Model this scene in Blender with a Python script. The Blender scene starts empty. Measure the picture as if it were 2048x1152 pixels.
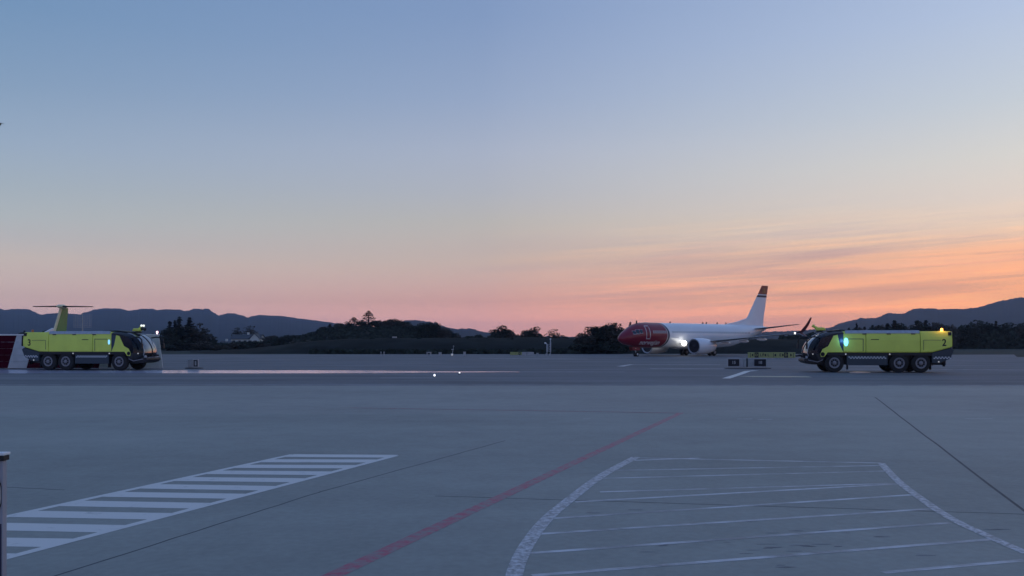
import bpy, bmesh, math, random
from mathutils import Vector, Matrix, noise as mnoise

sc = bpy.context.scene
COL = sc.collection
PI = math.pi
R = math.radians

# ------------------------------------------------------------------ camera
F, CX, HY, H = 1700.0, 1024.0, 684.0, 2.25       # photograph: focal length in px, centre, horizon row, eye height in m
cam_d = bpy.data.cameras.new('camera')
cam = bpy.data.objects.new('camera', cam_d)
COL.objects.link(cam)
cam.location = (0, 0, H)
cam.rotation_euler = (R(90), 0, 0)
cam_d.sensor_width = 36
cam_d.lens = 36 * F / 2048
cam_d.shift_y = (HY - 576) / 2048
cam_d.clip_start = 0.1
cam_d.clip_end = 60000
sc.camera = cam


def lin(c):
    return tuple(((v / 255) / 12.92 if v / 255 <= 0.04045 else ((v / 255 + 0.055) / 1.055) ** 2.4) for v in c)


# ------------------------------------------------------------------ sky (dusk, the sun just under the horizon to the right)
world = bpy.data.worlds.new("World")
sc.world = world
world.use_nodes = True
wt = world.node_tree
for n in list(wt.nodes):
    wt.nodes.remove(n)
W = lambda t: wt.nodes.new(t)


def wl(a, b):
    wt.links.new(a, b)


def wmath(op, a, b=None, c=None, clamp=False):
    n = W('ShaderNodeMath'); n.operation = op; n.use_clamp = clamp
    for i, v in enumerate((a, b, c)):
        if v is None:
            continue
        if isinstance(v, (int, float)):
            n.inputs[i].default_value = v
        else:
            wl(v, n.inputs[i])
    return n.outputs[0]


def wramp(fac, stops):
    """stops: (elevation in degrees, linear colour / 2)"""
    n = W('ShaderNodeValToRGB'); cr = n.color_ramp
    cr.interpolation = 'LINEAR'
    while len(cr.elements) > 1:
        cr.elements.remove(cr.elements[-1])
    for k, (e, c) in enumerate(stops):
        p = math.sqrt(max(e, 0) / 90.0)
        el = cr.elements[0] if k == 0 else cr.elements.new(p)
        el.position = p
        el.color = (*c, 1)
    wl(fac, n.inputs[0])
    return n.outputs[0]


def wmix(fac, a, b, mode='MIX'):
    n = W('ShaderNodeMix'); n.data_type = 'RGBA'; n.blend_type = mode
    for v, i in ((fac, n.inputs[0]), (a, n.inputs[6]), (b, n.inputs[7])):
        if isinstance(v, (int, float)):
            i.default_value = v
        elif isinstance(v, tuple):
            i.default_value = (*v, 1)
        else:
            wl(v, i)
    return n.outputs[2]


def wrange(v, a, b, c=0.0, d=1.0, smooth=False):
    n = W('ShaderNodeMapRange'); n.clamp = True
    n.interpolation_type = 'SMOOTHSTEP' if smooth else 'LINEAR'
    wl(v, n.inputs[0])
    for i, k in enumerate((a, b, c, d)):
        n.inputs[i + 1].default_value = k
    return n.outputs[0]


tc = W('ShaderNodeTexCoord')
sep = W('ShaderNodeSeparateXYZ'); wl(tc.outputs['Generated'], sep.inputs[0])
elev = wmath('MULTIPLY', wmath('ARCSINE', sep.outputs[2]), 180 / PI)            # degrees above the horizon
az = wmath('MULTIPLY', wmath('ARCTAN2', sep.outputs[0], sep.outputs[1]), 180 / PI)   # degrees right of the view
SUN_AZ = 38.0
daz = wmath('ABSOLUTE', wmath('WRAP', wmath('SUBTRACT', az, SUN_AZ), 180.0, -180.0))
pos = wmath('SQRT', wmath('DIVIDE', wmath('MAXIMUM', elev, 0.0), 90.0))
#SKYBEGIN
SKY_R = [(0, (1.1714, 0.3540, 0.0840)), (1.5, (1.1181, 0.3971, 0.1047)), (2.7, (0.8196, 0.3509, 0.1209)), (3.6, (0.6924, 0.3006, 0.1276)), (5.3, (0.5249, 0.2839, 0.1681)), (6.9, (0.5044, 0.3724, 0.2712)), (8.5, (0.4417, 0.3741, 0.3186)), (10.85, (0.3892, 0.3728, 0.3401)), (14, (0.3107, 0.3379, 0.3621)), (18.9, (0.2462, 0.2955, 0.3871)), (30, (0.1585, 0.2139, 0.3399)), (45, (0.0997, 0.1561, 0.2883)), (90, (0.0542, 0.0986, 0.2254))]
SKY_C = [(0, (0.8502, 0.3597, 0.2674)), (1.35, (0.8300, 0.3742, 0.2769)), (2.69, (0.4656, 0.2381, 0.1904)), (4, (0.3945, 0.2519, 0.2079)), (5.37, (0.3429, 0.2620, 0.2186)), (8.03, (0.2789, 0.2616, 0.2394)), (10, (0.2419, 0.2507, 0.2723)), (12.6, (0.2157, 0.2409, 0.2972)), (16, (0.1636, 0.2064, 0.2921)), (21, (0.1195, 0.1696, 0.2729)), (30, (0.0937, 0.1439, 0.2648)), (45, (0.0737, 0.1217, 0.2503)), (90, (0.0542, 0.0986, 0.2254))]
SKY_L = [(0, (0.5895, 0.3616, 0.3196)), (1.2, (0.6205, 0.3998, 0.3475)), (2.6, (0.4088, 0.2895, 0.2538)), (4.9, (0.3358, 0.2859, 0.2533)), (6, (0.2781, 0.2676, 0.2622)), (7.3, (0.2418, 0.2628, 0.2687)), (9, (0.2047, 0.2414, 0.2700)), (11.5, (0.1673, 0.2170, 0.2804)), (15, (0.1218, 0.1798, 0.2601)), (19, (0.0902, 0.1533, 0.2467)), (30, (0.0714, 0.1268, 0.2402)), (45, (0.0650, 0.1139, 0.2383)), (90, (0.0542, 0.0986, 0.2254))]
SKY_B = [(0, (0.1620, 0.1812, 0.3050)), (3, (0.1967, 0.1727, 0.2646)), (7, (0.2005, 0.1786, 0.2488)), (12, (0.1374, 0.1752, 0.2740)), (20, (0.0899, 0.1446, 0.2625)), (45, (0.0631, 0.1115, 0.2416)), (90, (0.0547, 0.0996, 0.2277))]
#SKYEND
cR, cC, cL, cB = (wramp(pos, s) for s in (SKY_R, SKY_C, SKY_L, SKY_B))
sky = wmix(wrange(daz, 40, 5), cC, cR)
sky = wmix(wrange(daz, 38, 70), sky, cL)
sky = wmix(wrange(daz, 70, 165, smooth=True), sky, cB)
# thin streaks of cloud low in the glow
vec = W('ShaderNodeCombineXYZ')
wl(wmath('MULTIPLY', az, 0.045), vec.inputs[0])
wl(wmath('MULTIPLY', wmath('SUBTRACT', elev, wmath('MULTIPLY', az, 0.055)), 0.85), vec.inputs[1])
nz = W('ShaderNodeTexNoise'); nz.inputs['Scale'].default_value = 1.0; nz.inputs['Detail'].default_value = 5; nz.inputs['Roughness'].default_value = 0.55
nz.inputs['Distortion'].default_value = 0.35
wl(vec.outputs[0], nz.inputs['Vector'])
vec2 = W('ShaderNodeCombineXYZ')
wl(wmath('MULTIPLY', az, 0.11), vec2.inputs[0])
wl(wmath('MULTIPLY', wmath('SUBTRACT', elev, wmath('MULTIPLY', az, 0.035)), 2.6), vec2.inputs[1])
vec2.inputs[2].default_value = 7.3
nz2 = W('ShaderNodeTexNoise'); nz2.inputs['Scale'].default_value = 1.0; nz2.inputs['Detail'].default_value = 3
wl(vec2.outputs[0], nz2.inputs['Vector'])
vec3 = W('ShaderNodeCombineXYZ')
wl(wmath('MULTIPLY', az, 0.075), vec3.inputs[0])
wl(wmath('MULTIPLY', wmath('SUBTRACT', elev, wmath('MULTIPLY', az, 0.045)), 3.6), vec3.inputs[1])
vec3.inputs[2].default_value = 21.7
nz3 = W('ShaderNodeTexNoise'); nz3.inputs['Scale'].default_value = 1.0; nz3.inputs['Detail'].default_value = 4; nz3.inputs['Distortion'].default_value = 0.5
wl(vec3.outputs[0], nz3.inputs['Vector'])
low = wmath('MULTIPLY', wrange(elev, 0.6, 2.0, smooth=True), wrange(elev, 9.5, 4.5, smooth=True))
near = wrange(daz, 46, 18, smooth=True)
mask = wmath('MULTIPLY', low, near)
hi = wmath('MULTIPLY', wrange(nz.outputs[0], 0.50, 0.60), mask)
lo = wmath('MULTIPLY', wrange(nz.outputs[0], 0.50, 0.36), mask)
hi2 = wmath('MULTIPLY', wrange(nz2.outputs[0], 0.53, 0.62), mask)
hi3 = wmath('MULTIPLY', wrange(nz3.outputs[0], 0.55, 0.63), mask)
lo3 = wmath('MULTIPLY', wrange(nz3.outputs[0], 0.46, 0.38), mask)
CLOUD = 1.0
sky = wmix(wmath('MULTIPLY', lo, 0.7 * CLOUD), sky, (0.72, 0.74, 0.97), 'MULTIPLY')
sky = wmix(wmath('MULTIPLY', hi, 0.9 * CLOUD), sky, (1.17, 1.06, 0.94), 'MULTIPLY')
sky = wmix(wmath('MULTIPLY', hi2, 0.8 * CLOUD), sky, (1.14, 1.08, 1.04), 'MULTIPLY')
sky = wmix(wmath('MULTIPLY', hi3, 0.8 * CLOUD), sky, (1.13, 1.05, 0.98), 'MULTIPLY')
sky = wmix(wmath('MULTIPLY', lo3, 0.6 * CLOUD), sky, (0.84, 0.85, 0.98), 'MULTIPLY')
bg = W('ShaderNodeBackground'); wl(sky, bg.inputs[0]); bg.inputs[1].default_value = 2.0
wo = W('ShaderNodeOutputWorld'); wl(bg.outputs[0], wo.inputs[0])

sc.view_settings.view_transform = 'Standard'
sc.view_settings.look = 'None'
sc.view_settings.exposure = 0
sc.view_settings.gamma = 1
sc.view_settings.use_curve_mapping = False
sc.cycles.max_bounces = 6
sc.cycles.volume_bounces = 0
sc.cycles.use_denoising = True


# ------------------------------------------------------------------ helpers
def G(px, py, z=0.0):
    """photograph pixel of a point standing on the ground -> world point"""
    Y = (H - z) * F / (py - HY)
    return Vector(((px - CX) * Y / F, Y, z))


def Z_at(py, Y):
    return H - (py - HY) * Y / F


def X_at(px, Y):
    return (px - CX) * Y / F


def tag(o, label=None, cat=None, group=None, kind=None):
    if label: o['label'] = label
    if cat: o['category'] = cat
    if group: o['group'] = group
    if kind: o['kind'] = kind
    return o


def empty(name, loc=(0, 0, 0), rz=0.0, parent=None):
    o = bpy.data.objects.new(name, None)
    o.empty_display_size = 0.3
    COL.objects.link(o)
    o.location = loc
    o.rotation_euler = (0, 0, rz)
    if parent: o.parent = parent
    return o


def copy_tree(o, parent=None):
    c = o.copy(); COL.objects.link(c)
    c.parent = parent
    for ch in list(o.children):
        copy_tree(ch, c)
    return c


class MB:
    def __init__(s):
        s.v = []; s.f = []

    def add(s, vs, fs):
        b = len(s.v)
        s.v += [tuple(p) for p in vs]
        s.f += [tuple(i + b for i in f) for f in fs]
        return s

    def box(s, x0, x1, y0, y1, z0, z1):
        vs = [(x, y, z) for x in (x0, x1) for y in (y0, y1) for z in (z0, z1)]
        return s.add(vs, [(0, 1, 3, 2), (4, 6, 7, 5), (0, 4, 5, 1), (2, 3, 7, 6), (0, 2, 6, 4), (1, 5, 7, 3)])

    def prism(s, poly, a, b, axis='y'):
        n = len(poly)
        def P(u, v, w):
            return (u, w, v) if axis == 'y' else ((w, u, v) if axis == 'x' else (u, v, w))
        vs = [P(u, v, a) for u, v in poly] + [P(u, v, b) for u, v in poly]
        fs = [tuple(range(n)), tuple(range(2 * n - 1, n - 1, -1))]
        fs += [(i, (i + 1) % n, n + (i + 1) % n, n + i) for i in range(n)]
        return s.add(vs, fs)

    def loft(s, secs, caps=True, closed=True):
        n = len(secs[0]); vs = [p for q in secs for p in q]; fs = []
        for k in range(len(secs) - 1):
            for i in range(n if closed else n - 1):
                j = (i + 1) % n
                fs.append((k * n + i, k * n + j, (k + 1) * n + j, (k + 1) * n + i))
        if caps:
            fs.append(tuple(range(n))); m = (len(secs) - 1) * n
            fs.append(tuple(range(m + n - 1, m - 1, -1)))
        return s.add(vs, fs)

    def tube(s, pts, r, n=8):
        pts = [Vector(p) for p in pts]
        rs = r if isinstance(r, (list, tuple)) else [r] * len(pts)
        secs = []
        for i, p in enumerate(pts):
            d = (pts[min(i + 1, len(pts) - 1)] - pts[max(i - 1, 0)]).normalized()
            up = Vector((0, 0, 1)) if abs(d.z) < 0.95 else Vector((1, 0, 0))
            a = d.cross(up).normalized(); b = d.cross(a)
            secs.append([p + (a * math.cos(t * 2 * PI / n) + b * math.sin(t * 2 * PI / n)) * rs[i] for t in range(n)])
        return s.loft(secs)

    def lathe(s, prof, c=(0, 0, 0), axis='z', n=20):
        """prof: (radius, along axis)"""
        secs = []
        for r, h in prof:
            ring = []
            for t in range(n):
                u, w = r * math.cos(2 * PI * t / n), r * math.sin(2 * PI * t / n)
                q = (u, w, h) if axis == 'z' else ((u, h, w) if axis == 'y' else (h, u, w))
                ring.append((c[0] + q[0], c[1] + q[1], c[2] + q[2]))
            secs.append(ring)
        return s.loft(secs)

    def sphere(s, c, r, n=12, m=7, sc_=(1, 1, 1)):
        prof = [(max(1e-4, math.sin(PI * k / m)) * r, -math.cos(PI * k / m) * r) for k in range(m + 1)]
        b = len(s.v); s.lathe(prof, (0, 0, 0), 'z', n)
        for i in range(b, len(s.v)):
            p = s.v[i]; s.v[i] = (c[0] + p[0] * sc_[0], c[1] + p[1] * sc_[1], c[2] + p[2] * sc_[2])
        return s

    def build(s, name, mat, parent=None, smooth=False, bevel=0.0, fix=True):
        me = bpy.data.meshes.new(name)
        me.from_pydata(s.v, [], s.f)
        if fix:
            bm = bmesh.new(); bm.from_mesh(me)
            bmesh.ops.recalc_face_normals(bm, faces=bm.faces)
            bm.to_mesh(me); bm.free()
        me.materials.append(mat)
        if smooth:
            me.polygons.foreach_set('use_smooth', [True] * len(me.polygons))
            try:
                me.set_sharp_from_angle(angle=R(38))
            except Exception:
                pass
        me.update()
        o = bpy.data.objects.new(name, me); COL.objects.link(o)
        if parent: o.parent = parent
        if bevel:
            md = o.modifiers.new('bevel', 'BEVEL'); md.width = bevel; md.segments = 2; md.limit_method = 'ANGLE'; md.angle_limit = R(35)
        return o


def text_mesh(txt, size, bold=0.0):
    cu = bpy.data.curves.new('lettering', 'FONT')
    cu.body = txt; cu.size = size; cu.align_x = 'CENTER'; cu.align_y = 'CENTER'; cu.offset = bold; cu.extrude = 0.0
    o = bpy.data.objects.new('lettering', cu); COL.objects.link(o)
    dg = bpy.context.evaluated_depsgraph_get(); dg.update()
    me = bpy.data.meshes.new_from_object(o.evaluated_get(dg))
    vs = [tuple(v.co) for v in me.vertices]; fs = [tuple(p.vertices) for p in me.polygons]
    bpy.data.objects.remove(o); bpy.data.curves.remove(cu); bpy.data.meshes.remove(me)
    return vs, fs


# ------------------------------------------------------------------ materials
def mat(name, col, rough=0.5, metal=0.0, spec=0.5, var=0.12, scale=3.0, coat=0.0, bump=0.0, emit=None, estr=0.0, coords='Object', detail=4):
    m = bpy.data.materials.new(name); m.use_nodes = True
    nt = m.node_tree; b = nt.nodes['Principled BSDF']
    b.inputs['Roughness'].default_value = rough; b.inputs['Metallic'].default_value = metal
    b.inputs['Specular IOR Level'].default_value = spec
    b.inputs['Coat Weight'].default_value = coat
    t = nt.nodes.new('ShaderNodeTexCoord'); n = nt.nodes.new('ShaderNodeTexNoise')
    n.inputs['Scale'].default_value = scale; n.inputs['Detail'].default_value = detail
    nt.links.new(t.outputs[coords], n.inputs['Vector'])
    r = nt.nodes.new('ShaderNodeValToRGB')
    r.color_ramp.elements[0].position = 0.3; r.color_ramp.elements[1].position = 0.7
    r.color_ramp.elements[0].color = (*[max(0, c * (1 - var)) for c in col], 1)
    r.color_ramp.elements[1].color = (*[c * (1 + var) for c in col], 1)
    nt.links.new(n.outputs[0], r.inputs[0]); nt.links.new(r.outputs[0], b.inputs['Base Color'])
    if bump:
        bp = nt.nodes.new('ShaderNodeBump'); bp.inputs['Strength'].default_value = bump; bp.inputs['Distance'].default_value = 0.05
        nt.links.new(n.outputs[0], bp.inputs['Height']); nt.links.new(bp.outputs[0], b.inputs['Normal'])
    if emit:
        b.inputs['Emission Color'].default_value = (*emit, 1); b.inputs['Emission Strength'].default_value = estr
    return m


def ground_mat(name, col, streak=0.10, patch=0.16, fine=0.10, rough=0.62, dark_spots=0.0, spec=0.3):
    """asphalt: broad patches, wheel streaks across the view, aggregate grain"""
    m = bpy.data.materials.new(name); m.use_nodes = True
    nt = m.node_tree; b = nt.nodes['Principled BSDF']
    L = nt.links.new
    t = nt.nodes.new('ShaderNodeTexCoord')
    def nz_(scale, sx=1, sy=1, det=4):
        mp = nt.nodes.new('ShaderNodeMapping'); mp.inputs['Scale'].default_value = (sx, sy, 1)
        L(t.outputs['Object'], mp.inputs[0])
        n = nt.nodes.new('ShaderNodeTexNoise'); n.inputs['Scale'].default_value = scale; n.inputs['Detail'].default_value = det
        L(mp.outputs[0], n.inputs['Vector']); return n.outputs[0]
    def mth(op, a, b_):
        n = nt.nodes.new('ShaderNodeMath'); n.operation = op
        for i, v in enumerate((a, b_)):
            if isinstance(v, (int, float)): n.inputs[i].default_value = v
            else: L(v, n.inputs[i])
        return n.outputs[0]
    def term(n, amp):
        return mth('MULTIPLY', mth('SUBTRACT', n, 0.5), amp * 4)
    s = mth('ADD', term(nz_(0.12), patch), term(nz_(0.35, 0.12, 1.0, 3), streak))
    s = mth('ADD', s, term(nz_(9, det=8), fine))
    s = mth('ADD', s, term(nz_(1.4, det=5), patch * 0.5))
    s = mth('ADD', s, 1.0)
    if dark_spots:
        sp = nt.nodes.new('ShaderNodeMapRange'); L(nz_(0.9, 0.35, 1.2, 2), sp.inputs[0])
        sp.inputs[1].default_value = 0.66; sp.inputs[2].default_value = 0.74
        sp.inputs[3].default_value = 0.0; sp.inputs[4].default_value = dark_spots
        s = mth('SUBTRACT', s, sp.outputs[0])
    vm = nt.nodes.new('ShaderNodeVectorMath'); vm.operation = 'SCALE'
    vm.inputs[0].default_value = col; L(s, vm.inputs['Scale'])
    L(vm.outputs[0], b.inputs['Base Color'])
    b.inputs['Roughness'].default_value = rough; b.inputs['Specular IOR Level'].default_value = spec
    bp = nt.nodes.new('ShaderNodeBump'); bp.inputs['Strength'].default_value = 0.25; bp.inputs['Distance'].default_value = 0.01
    L(nz_(60, det=3), bp.inputs['Height']); L(bp.outputs[0], b.inputs['Normal'])
    return m


def paint_mat(name, col, worn, scale=5.0, under=(0.2, 0.2, 0.2), sx=1.0, sy=1.0):
    """road paint worn through to the surface below"""
    m = bpy.data.materials.new(name); m.use_nodes = True
    nt = m.node_tree; b = nt.nodes['Principled BSDF']; L = nt.links.new
    t = nt.nodes.new('ShaderNodeTexCoord')
    mp = nt.nodes.new('ShaderNodeMapping'); mp.inputs['Scale'].default_value = (sx, sy, 1); L(t.outputs['Object'], mp.inputs[0])
    n = nt.nodes.new('ShaderNodeTexNoise'); n.inputs['Scale'].default_value = scale; n.inputs['Detail'].default_value = 6; n.inputs['Roughness'].default_value = 0.65
    L(mp.outputs[0], n.inputs['Vector'])
    r = nt.nodes.new('ShaderNodeValToRGB')
    r.color_ramp.elements[0].position = max(0.0, worn - 0.10); r.color_ramp.elements[1].position = worn + 0.12
    r.color_ramp.elements[0].color = (*under, 1); r.color_ramp.elements[1].color = (*col, 1)
    L(n.outputs[0], r.inputs[0]); L(r.outputs[0], b.inputs['Base Color'])
    b.inputs['Roughness'].default_value = 0.55; b.inputs['Specular IOR Level'].default_value = 0.3
    return m


M = {}
M['apron'] = ground_mat('concrete apron', (0.288, 0.296, 0.262), fine=0.09, patch=0.15, dark_spots=0.05)
M['band'] = ground_mat('pale asphalt band', (0.305, 0.30, 0.268), streak=0.06)
M['taxi'] = ground_mat('dark asphalt', (0.172, 0.17, 0.175), streak=0.24, rough=0.72, spec=0.2)
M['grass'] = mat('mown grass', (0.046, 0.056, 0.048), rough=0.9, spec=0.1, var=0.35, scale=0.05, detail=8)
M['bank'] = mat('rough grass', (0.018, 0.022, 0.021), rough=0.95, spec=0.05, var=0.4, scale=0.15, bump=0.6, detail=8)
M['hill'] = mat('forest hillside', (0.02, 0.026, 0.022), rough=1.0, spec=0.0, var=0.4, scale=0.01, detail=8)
M['white_paint'] = paint_mat('white road paint', (0.73, 0.70, 0.65), 0.28, 3.0, (0.30, 0.295, 0.29))
M['worn_paint'] = paint_mat('worn white road paint', (0.64, 0.63, 0.63), 0.49, 15.0, (0.285, 0.28, 0.27))
M['thin_paint'] = paint_mat('faint white line paint', (0.66, 0.65, 0.65), 0.49, 1.1, (0.285, 0.278, 0.27), 1.0, 2.0)
M['yellow_paint'] = paint_mat('yellow taxi line paint', (0.5, 0.46, 0.3), 0.35, 3.0, (0.2, 0.2, 0.2))
M['red_paint'] = paint_mat('red road paint', (0.44, 0.09, 0.14), 0.50, 7.0, (0.275, 0.23, 0.225))
M['seam'] = mat('tar seam', (0.06, 0.062, 0.07), rough=0.7, var=0.3, scale=2)
M['skid'] = mat('rubber mark', (0.17, 0.17, 0.175), rough=0.7, var=0.3, scale=6)
M['water'] = mat('water with painted sky sheen', (0.74, 0.73, 0.84), rough=0.12, spec=0.6, var=0.1, scale=1.5)  # milky base colour: the brightness of the reflected sky is painted in
M['sheen_puddle'] = mat('puddle with painted sheen', (0.62, 0.62, 0.66), rough=0.34, spec=0.4, var=0.15, scale=2)  # small puddle; whitish base colour stands in for its sky reflection
M['lime'] = mat('lime yellow paint', (0.78, 0.87, 0.14), rough=0.42, spec=0.35, coat=0.12, var=0.05, scale=1.2)
M['slate'] = mat('slate blue panel', (0.026, 0.044, 0.062), rough=0.45, coat=0.2, var=0.1, scale=2)
M['black'] = mat('black plastic', (0.012, 0.012, 0.016), rough=0.5, var=0.2)
M['rubber'] = mat('tyre rubber', (0.014, 0.014, 0.016), rough=0.8, var=0.3, scale=8)
M['rim'] = mat('grey wheel rim', (0.23, 0.22, 0.24), rough=0.5, metal=0.0, var=0.15, scale=6)
M['steel'] = mat('brushed steel', (0.42, 0.45, 0.5), rough=0.4, metal=0.6, var=0.1, scale=5)
M['tinted'] = mat('tinted glass', (0.004, 0.006, 0.014), rough=0.06, spec=0.3, var=0.1)
M['screen_glass'] = mat('windscreen glass', (0.05, 0.06, 0.075), rough=0.05, spec=1.0, var=0.1, coat=1.0)
M['screen_glass'].node_tree.nodes['Principled BSDF'].inputs['IOR'].default_value = 1.9
M['strobe_panel'] = mat('dark blue lamp recess', (0.02, 0.05, 0.09), rough=0.3, var=0.1)
M['checker'] = mat('pale reflective squares', (0.6, 0.63, 0.66), rough=0.4, var=0.1)
M['lens'] = mat('clear lamp lens', (0.75, 0.75, 0.72), rough=0.2, var=0.05, emit=(1, 0.95, 0.85), estr=0.18)
M['head_lens'] = mat('unlit lamp lens', (0.35, 0.36, 0.38), rough=0.15, var=0.05)
M['spot'] = mat('lit spot lamp', (0.9, 0.9, 0.85), rough=0.2, var=0.02, emit=(0.95, 1, 0.85), estr=1.0)
M['blue_lamp'] = mat('lit blue flasher', (0.4, 0.8, 1.0), rough=0.2, var=0.02, emit=(0.14, 0.55, 1.0), estr=2.4)
M['blue_dim'] = mat('blue flasher', (0.3, 0.6, 0.9), rough=0.2, var=0.02, emit=(0.25, 0.7, 1.0), estr=1.0)
M['amber'] = mat('lit amber beacon', (1.0, 0.5, 0.1), rough=0.2, var=0.02, emit=(1.0, 0.42, 0.06), estr=6.0)
M['digit'] = mat('black lettering', (0.01, 0.012, 0.012), rough=0.5, var=0.05)
M['red_skin'] = mat('red aircraft paint', (0.22, 0.003, 0.022), rough=0.34, coat=0.15, var=0.05, scale=0.8)
M['shaded_red_skin'] = mat('red aircraft paint with shade', (0.11, 0.010, 0.018), rough=0.4, var=0.1)  # winglet red, darkened in the colour for its shaded outer face
M['white_skin'] = mat('white aircraft paint', (0.80, 0.82, 0.86), rough=0.28, coat=0.4, var=0.03, scale=0.6)
M['navy_skin'] = mat('dark blue aircraft stripe', (0.01, 0.015, 0.05), rough=0.35, var=0.1)
M['wing_grey'] = mat('grey wing paint', (0.33, 0.34, 0.36), rough=0.4, var=0.08, scale=0.7)
M['pale_print'] = mat('pale livery print', (0.75, 0.72, 0.74), rough=0.4, var=0.03)
M['ac_glass'] = mat('aircraft window glass', (0.03, 0.04, 0.06), rough=0.08, spec=0.8, var=0.1)
M['dim_glass'] = mat('cabin window', (0.42, 0.45, 0.5), rough=0.2, var=0.1)
M['landing'] = mat('lit landing lamp', (1, 1, 1), rough=0.2, var=0.0, emit=(1.0, 0.96, 0.86), estr=4.5)
M['navlight'] = mat('lit white position lamp', (1, 1, 1), rough=0.2, var=0.0, emit=(1.0, 0.97, 0.95), estr=5.0)
M['tail_art'] = mat('brown tail emblem', (0.38, 0.08, 0.05), rough=0.4, var=0.5, scale=1.5)
M['tail_orange'] = mat('orange tail emblem', (0.45, 0.16, 0.05), rough=0.4, var=0.4, scale=2)
M['fan'] = mat('dark intake', (0.02, 0.02, 0.03), rough=0.5, metal=0.3, var=0.3, scale=4)
M['fence_red'] = mat('dark red board', (0.06, 0.001, 0.010), rough=0.9, spec=0.12, var=0.2, scale=1.5)
M['fence_white'] = mat('dirty white board', (0.60, 0.62, 0.63), rough=0.55, var=0.12, scale=1.2)
M['fence_cap'] = mat('white capping rail', (0.8, 0.8, 0.8), rough=0.5, var=0.06)
M['sign_white'] = mat('white sign cabinet', (0.42, 0.42, 0.44), rough=0.5, var=0.08)
M['sign_yellow'] = mat('yellow sign face', (0.34, 0.37, 0.14), rough=0.5, var=0.08, scale=1.0)
M['sign_black'] = mat('black sign face', (0.008, 0.008, 0.016), rough=0.5, var=0.1)
M['galv'] = mat('galvanised metal', (0.38, 0.4, 0.42), rough=0.5, metal=0.4, var=0.12, scale=4)
M['fin_green'] = mat('green tail paint', (0.075, 0.27, 0.07), rough=0.45, spec=0.3, coat=0.1, var=0.15, scale=0.8)
M['fin_yellow'] = mat('yellow leading edge paint', (0.80, 0.74, 0.46), rough=0.4, var=0.08)
M['leaf'] = mat('dark leaves', (0.034, 0.046, 0.038), rough=0.9, spec=0.1, var=0.55, scale=0.6)
M['leaf_brown'] = mat('spring foliage', (0.068, 0.066, 0.056), rough=0.9, spec=0.1, var=0.5, scale=0.6)
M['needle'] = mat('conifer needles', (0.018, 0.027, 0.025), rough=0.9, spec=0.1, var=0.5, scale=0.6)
M['bark'] = mat('dark bark', (0.03, 0.026, 0.024), rough=0.9, var=0.3, scale=5)
M['house_wall'] = mat('white house wall', (0.62, 0.64, 0.62), rough=0.7, var=0.06)
M['house_roof'] = mat('dark slate roof', (0.06, 0.065, 0.075), rough=0.7, var=0.2)
M['house_glass'] = mat('house window glass', (0.02, 0.025, 0.03), rough=0.1, var=0.1)
M['beige'] = mat('beige plate', (0.55, 0.50, 0.46), rough=0.5, var=0.06)
M['post_grey'] = mat('grey painted post', (0.36, 0.35, 0.39), rough=0.4, var=0.1)
M['navy_panel'] = mat('dark blue board', (0.03, 0.035, 0.07), rough=0.4, var=0.1)
M['bird'] = mat('black feathers', (0.01, 0.012, 0.015), rough=0.8, var=0.2)
M['red_lamp'] = mat('lit obstruction lamp', (1, 0.6, 0.6), rough=0.2, var=0.0, emit=(1.0, 0.62, 0.72), estr=3.0)
M['ground_lamp'] = mat('lit ground lamp', (1, 1, 1), rough=0.2, var=0.0, emit=(0.9, 0.92, 1.0), estr=2.0)

# ------------------------------------------------------------------ the ground
def sheet(name, pts, z, m, kind='structure', parent=None):
    b = MB(); b.add([(p[0], p[1], z) for p in pts], [tuple(range(len(pts)))])
    o = b.build(name, m, parent, fix=False)
    me = o.data
    if me.polygons[0].normal.z < 0:
        me.flip_normals()
    if kind: o['kind'] = kind
    return o


def strip(mb, pts, w, z):
    """flat ribbon along world points, w = width or widths"""
    pts = [Vector((p[0], p[1], 0)) for p in pts]
    n = len(pts); ws = w if isinstance(w, (list, tuple)) else [w] * n
    vs = []
    for i, p in enumerate(pts):
        d = (pts[min(i + 1, n - 1)] - pts[max(i - 1, 0)]).normalized()
        s_ = Vector((-d.y, d.x, 0))
        vs += [(*(p + s_ * ws[i] / 2).xy, z), (*(p - s_ * ws[i] / 2).xy, z)]
    fs = [(2 * i, 2 * i + 1, 2 * i + 3, 2 * i + 2) for i in range(n - 1)]
    mb.add(vs, fs)


sheet('ground', [(-8500, -400), (8500, -400), (8500, 9000), (-8500, 9000)], -0.02, M['grass'])
# far taxiway asphalt with its grass edge, then the pale band, then the near apron
sheet('taxiway', [(-190, 39), (190, 39), (190, 127), G(2034, 714), G(2028, 709.0), (78, 150), (40, 160), (-60, 155), (-190, 150)], 0.0, M['taxi'])
sheet('asphalt_band', [(-190, 24.5), (190, 24.5), (190, 43.3), (20, 43.6), (-190, 44.2)], 0.004, M['band'])
sheet('apron', [(-120, -60), (120, -60), (120, 25.6), (14, 25.8), (4, 26.6), (-30, 26.2), (-120, 26.8)], 0.008, M['apron'])

seam = MB()
for a, b_, w in (((1750, 795), (2120, 1078), 0.045), ((90, 1160), (640, 985), 0.03), ((640, 985), (1010, 882), 0.03), ((-60, 972), (130, 981), 0.03),
                 ((870, 993), (2060, 1030), 0.03)):
    A, B = G(*a), G(*b_)
    pts = [A.lerp(B, k / 14) + Vector((random.uniform(-.01, .01), random.uniform(-.01, .01), 0)) for k in range(15)]
    strip(seam, pts, w, 0.0089)
seam.build('pavement_seam', M['seam'])['kind'] = 'structure'

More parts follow.
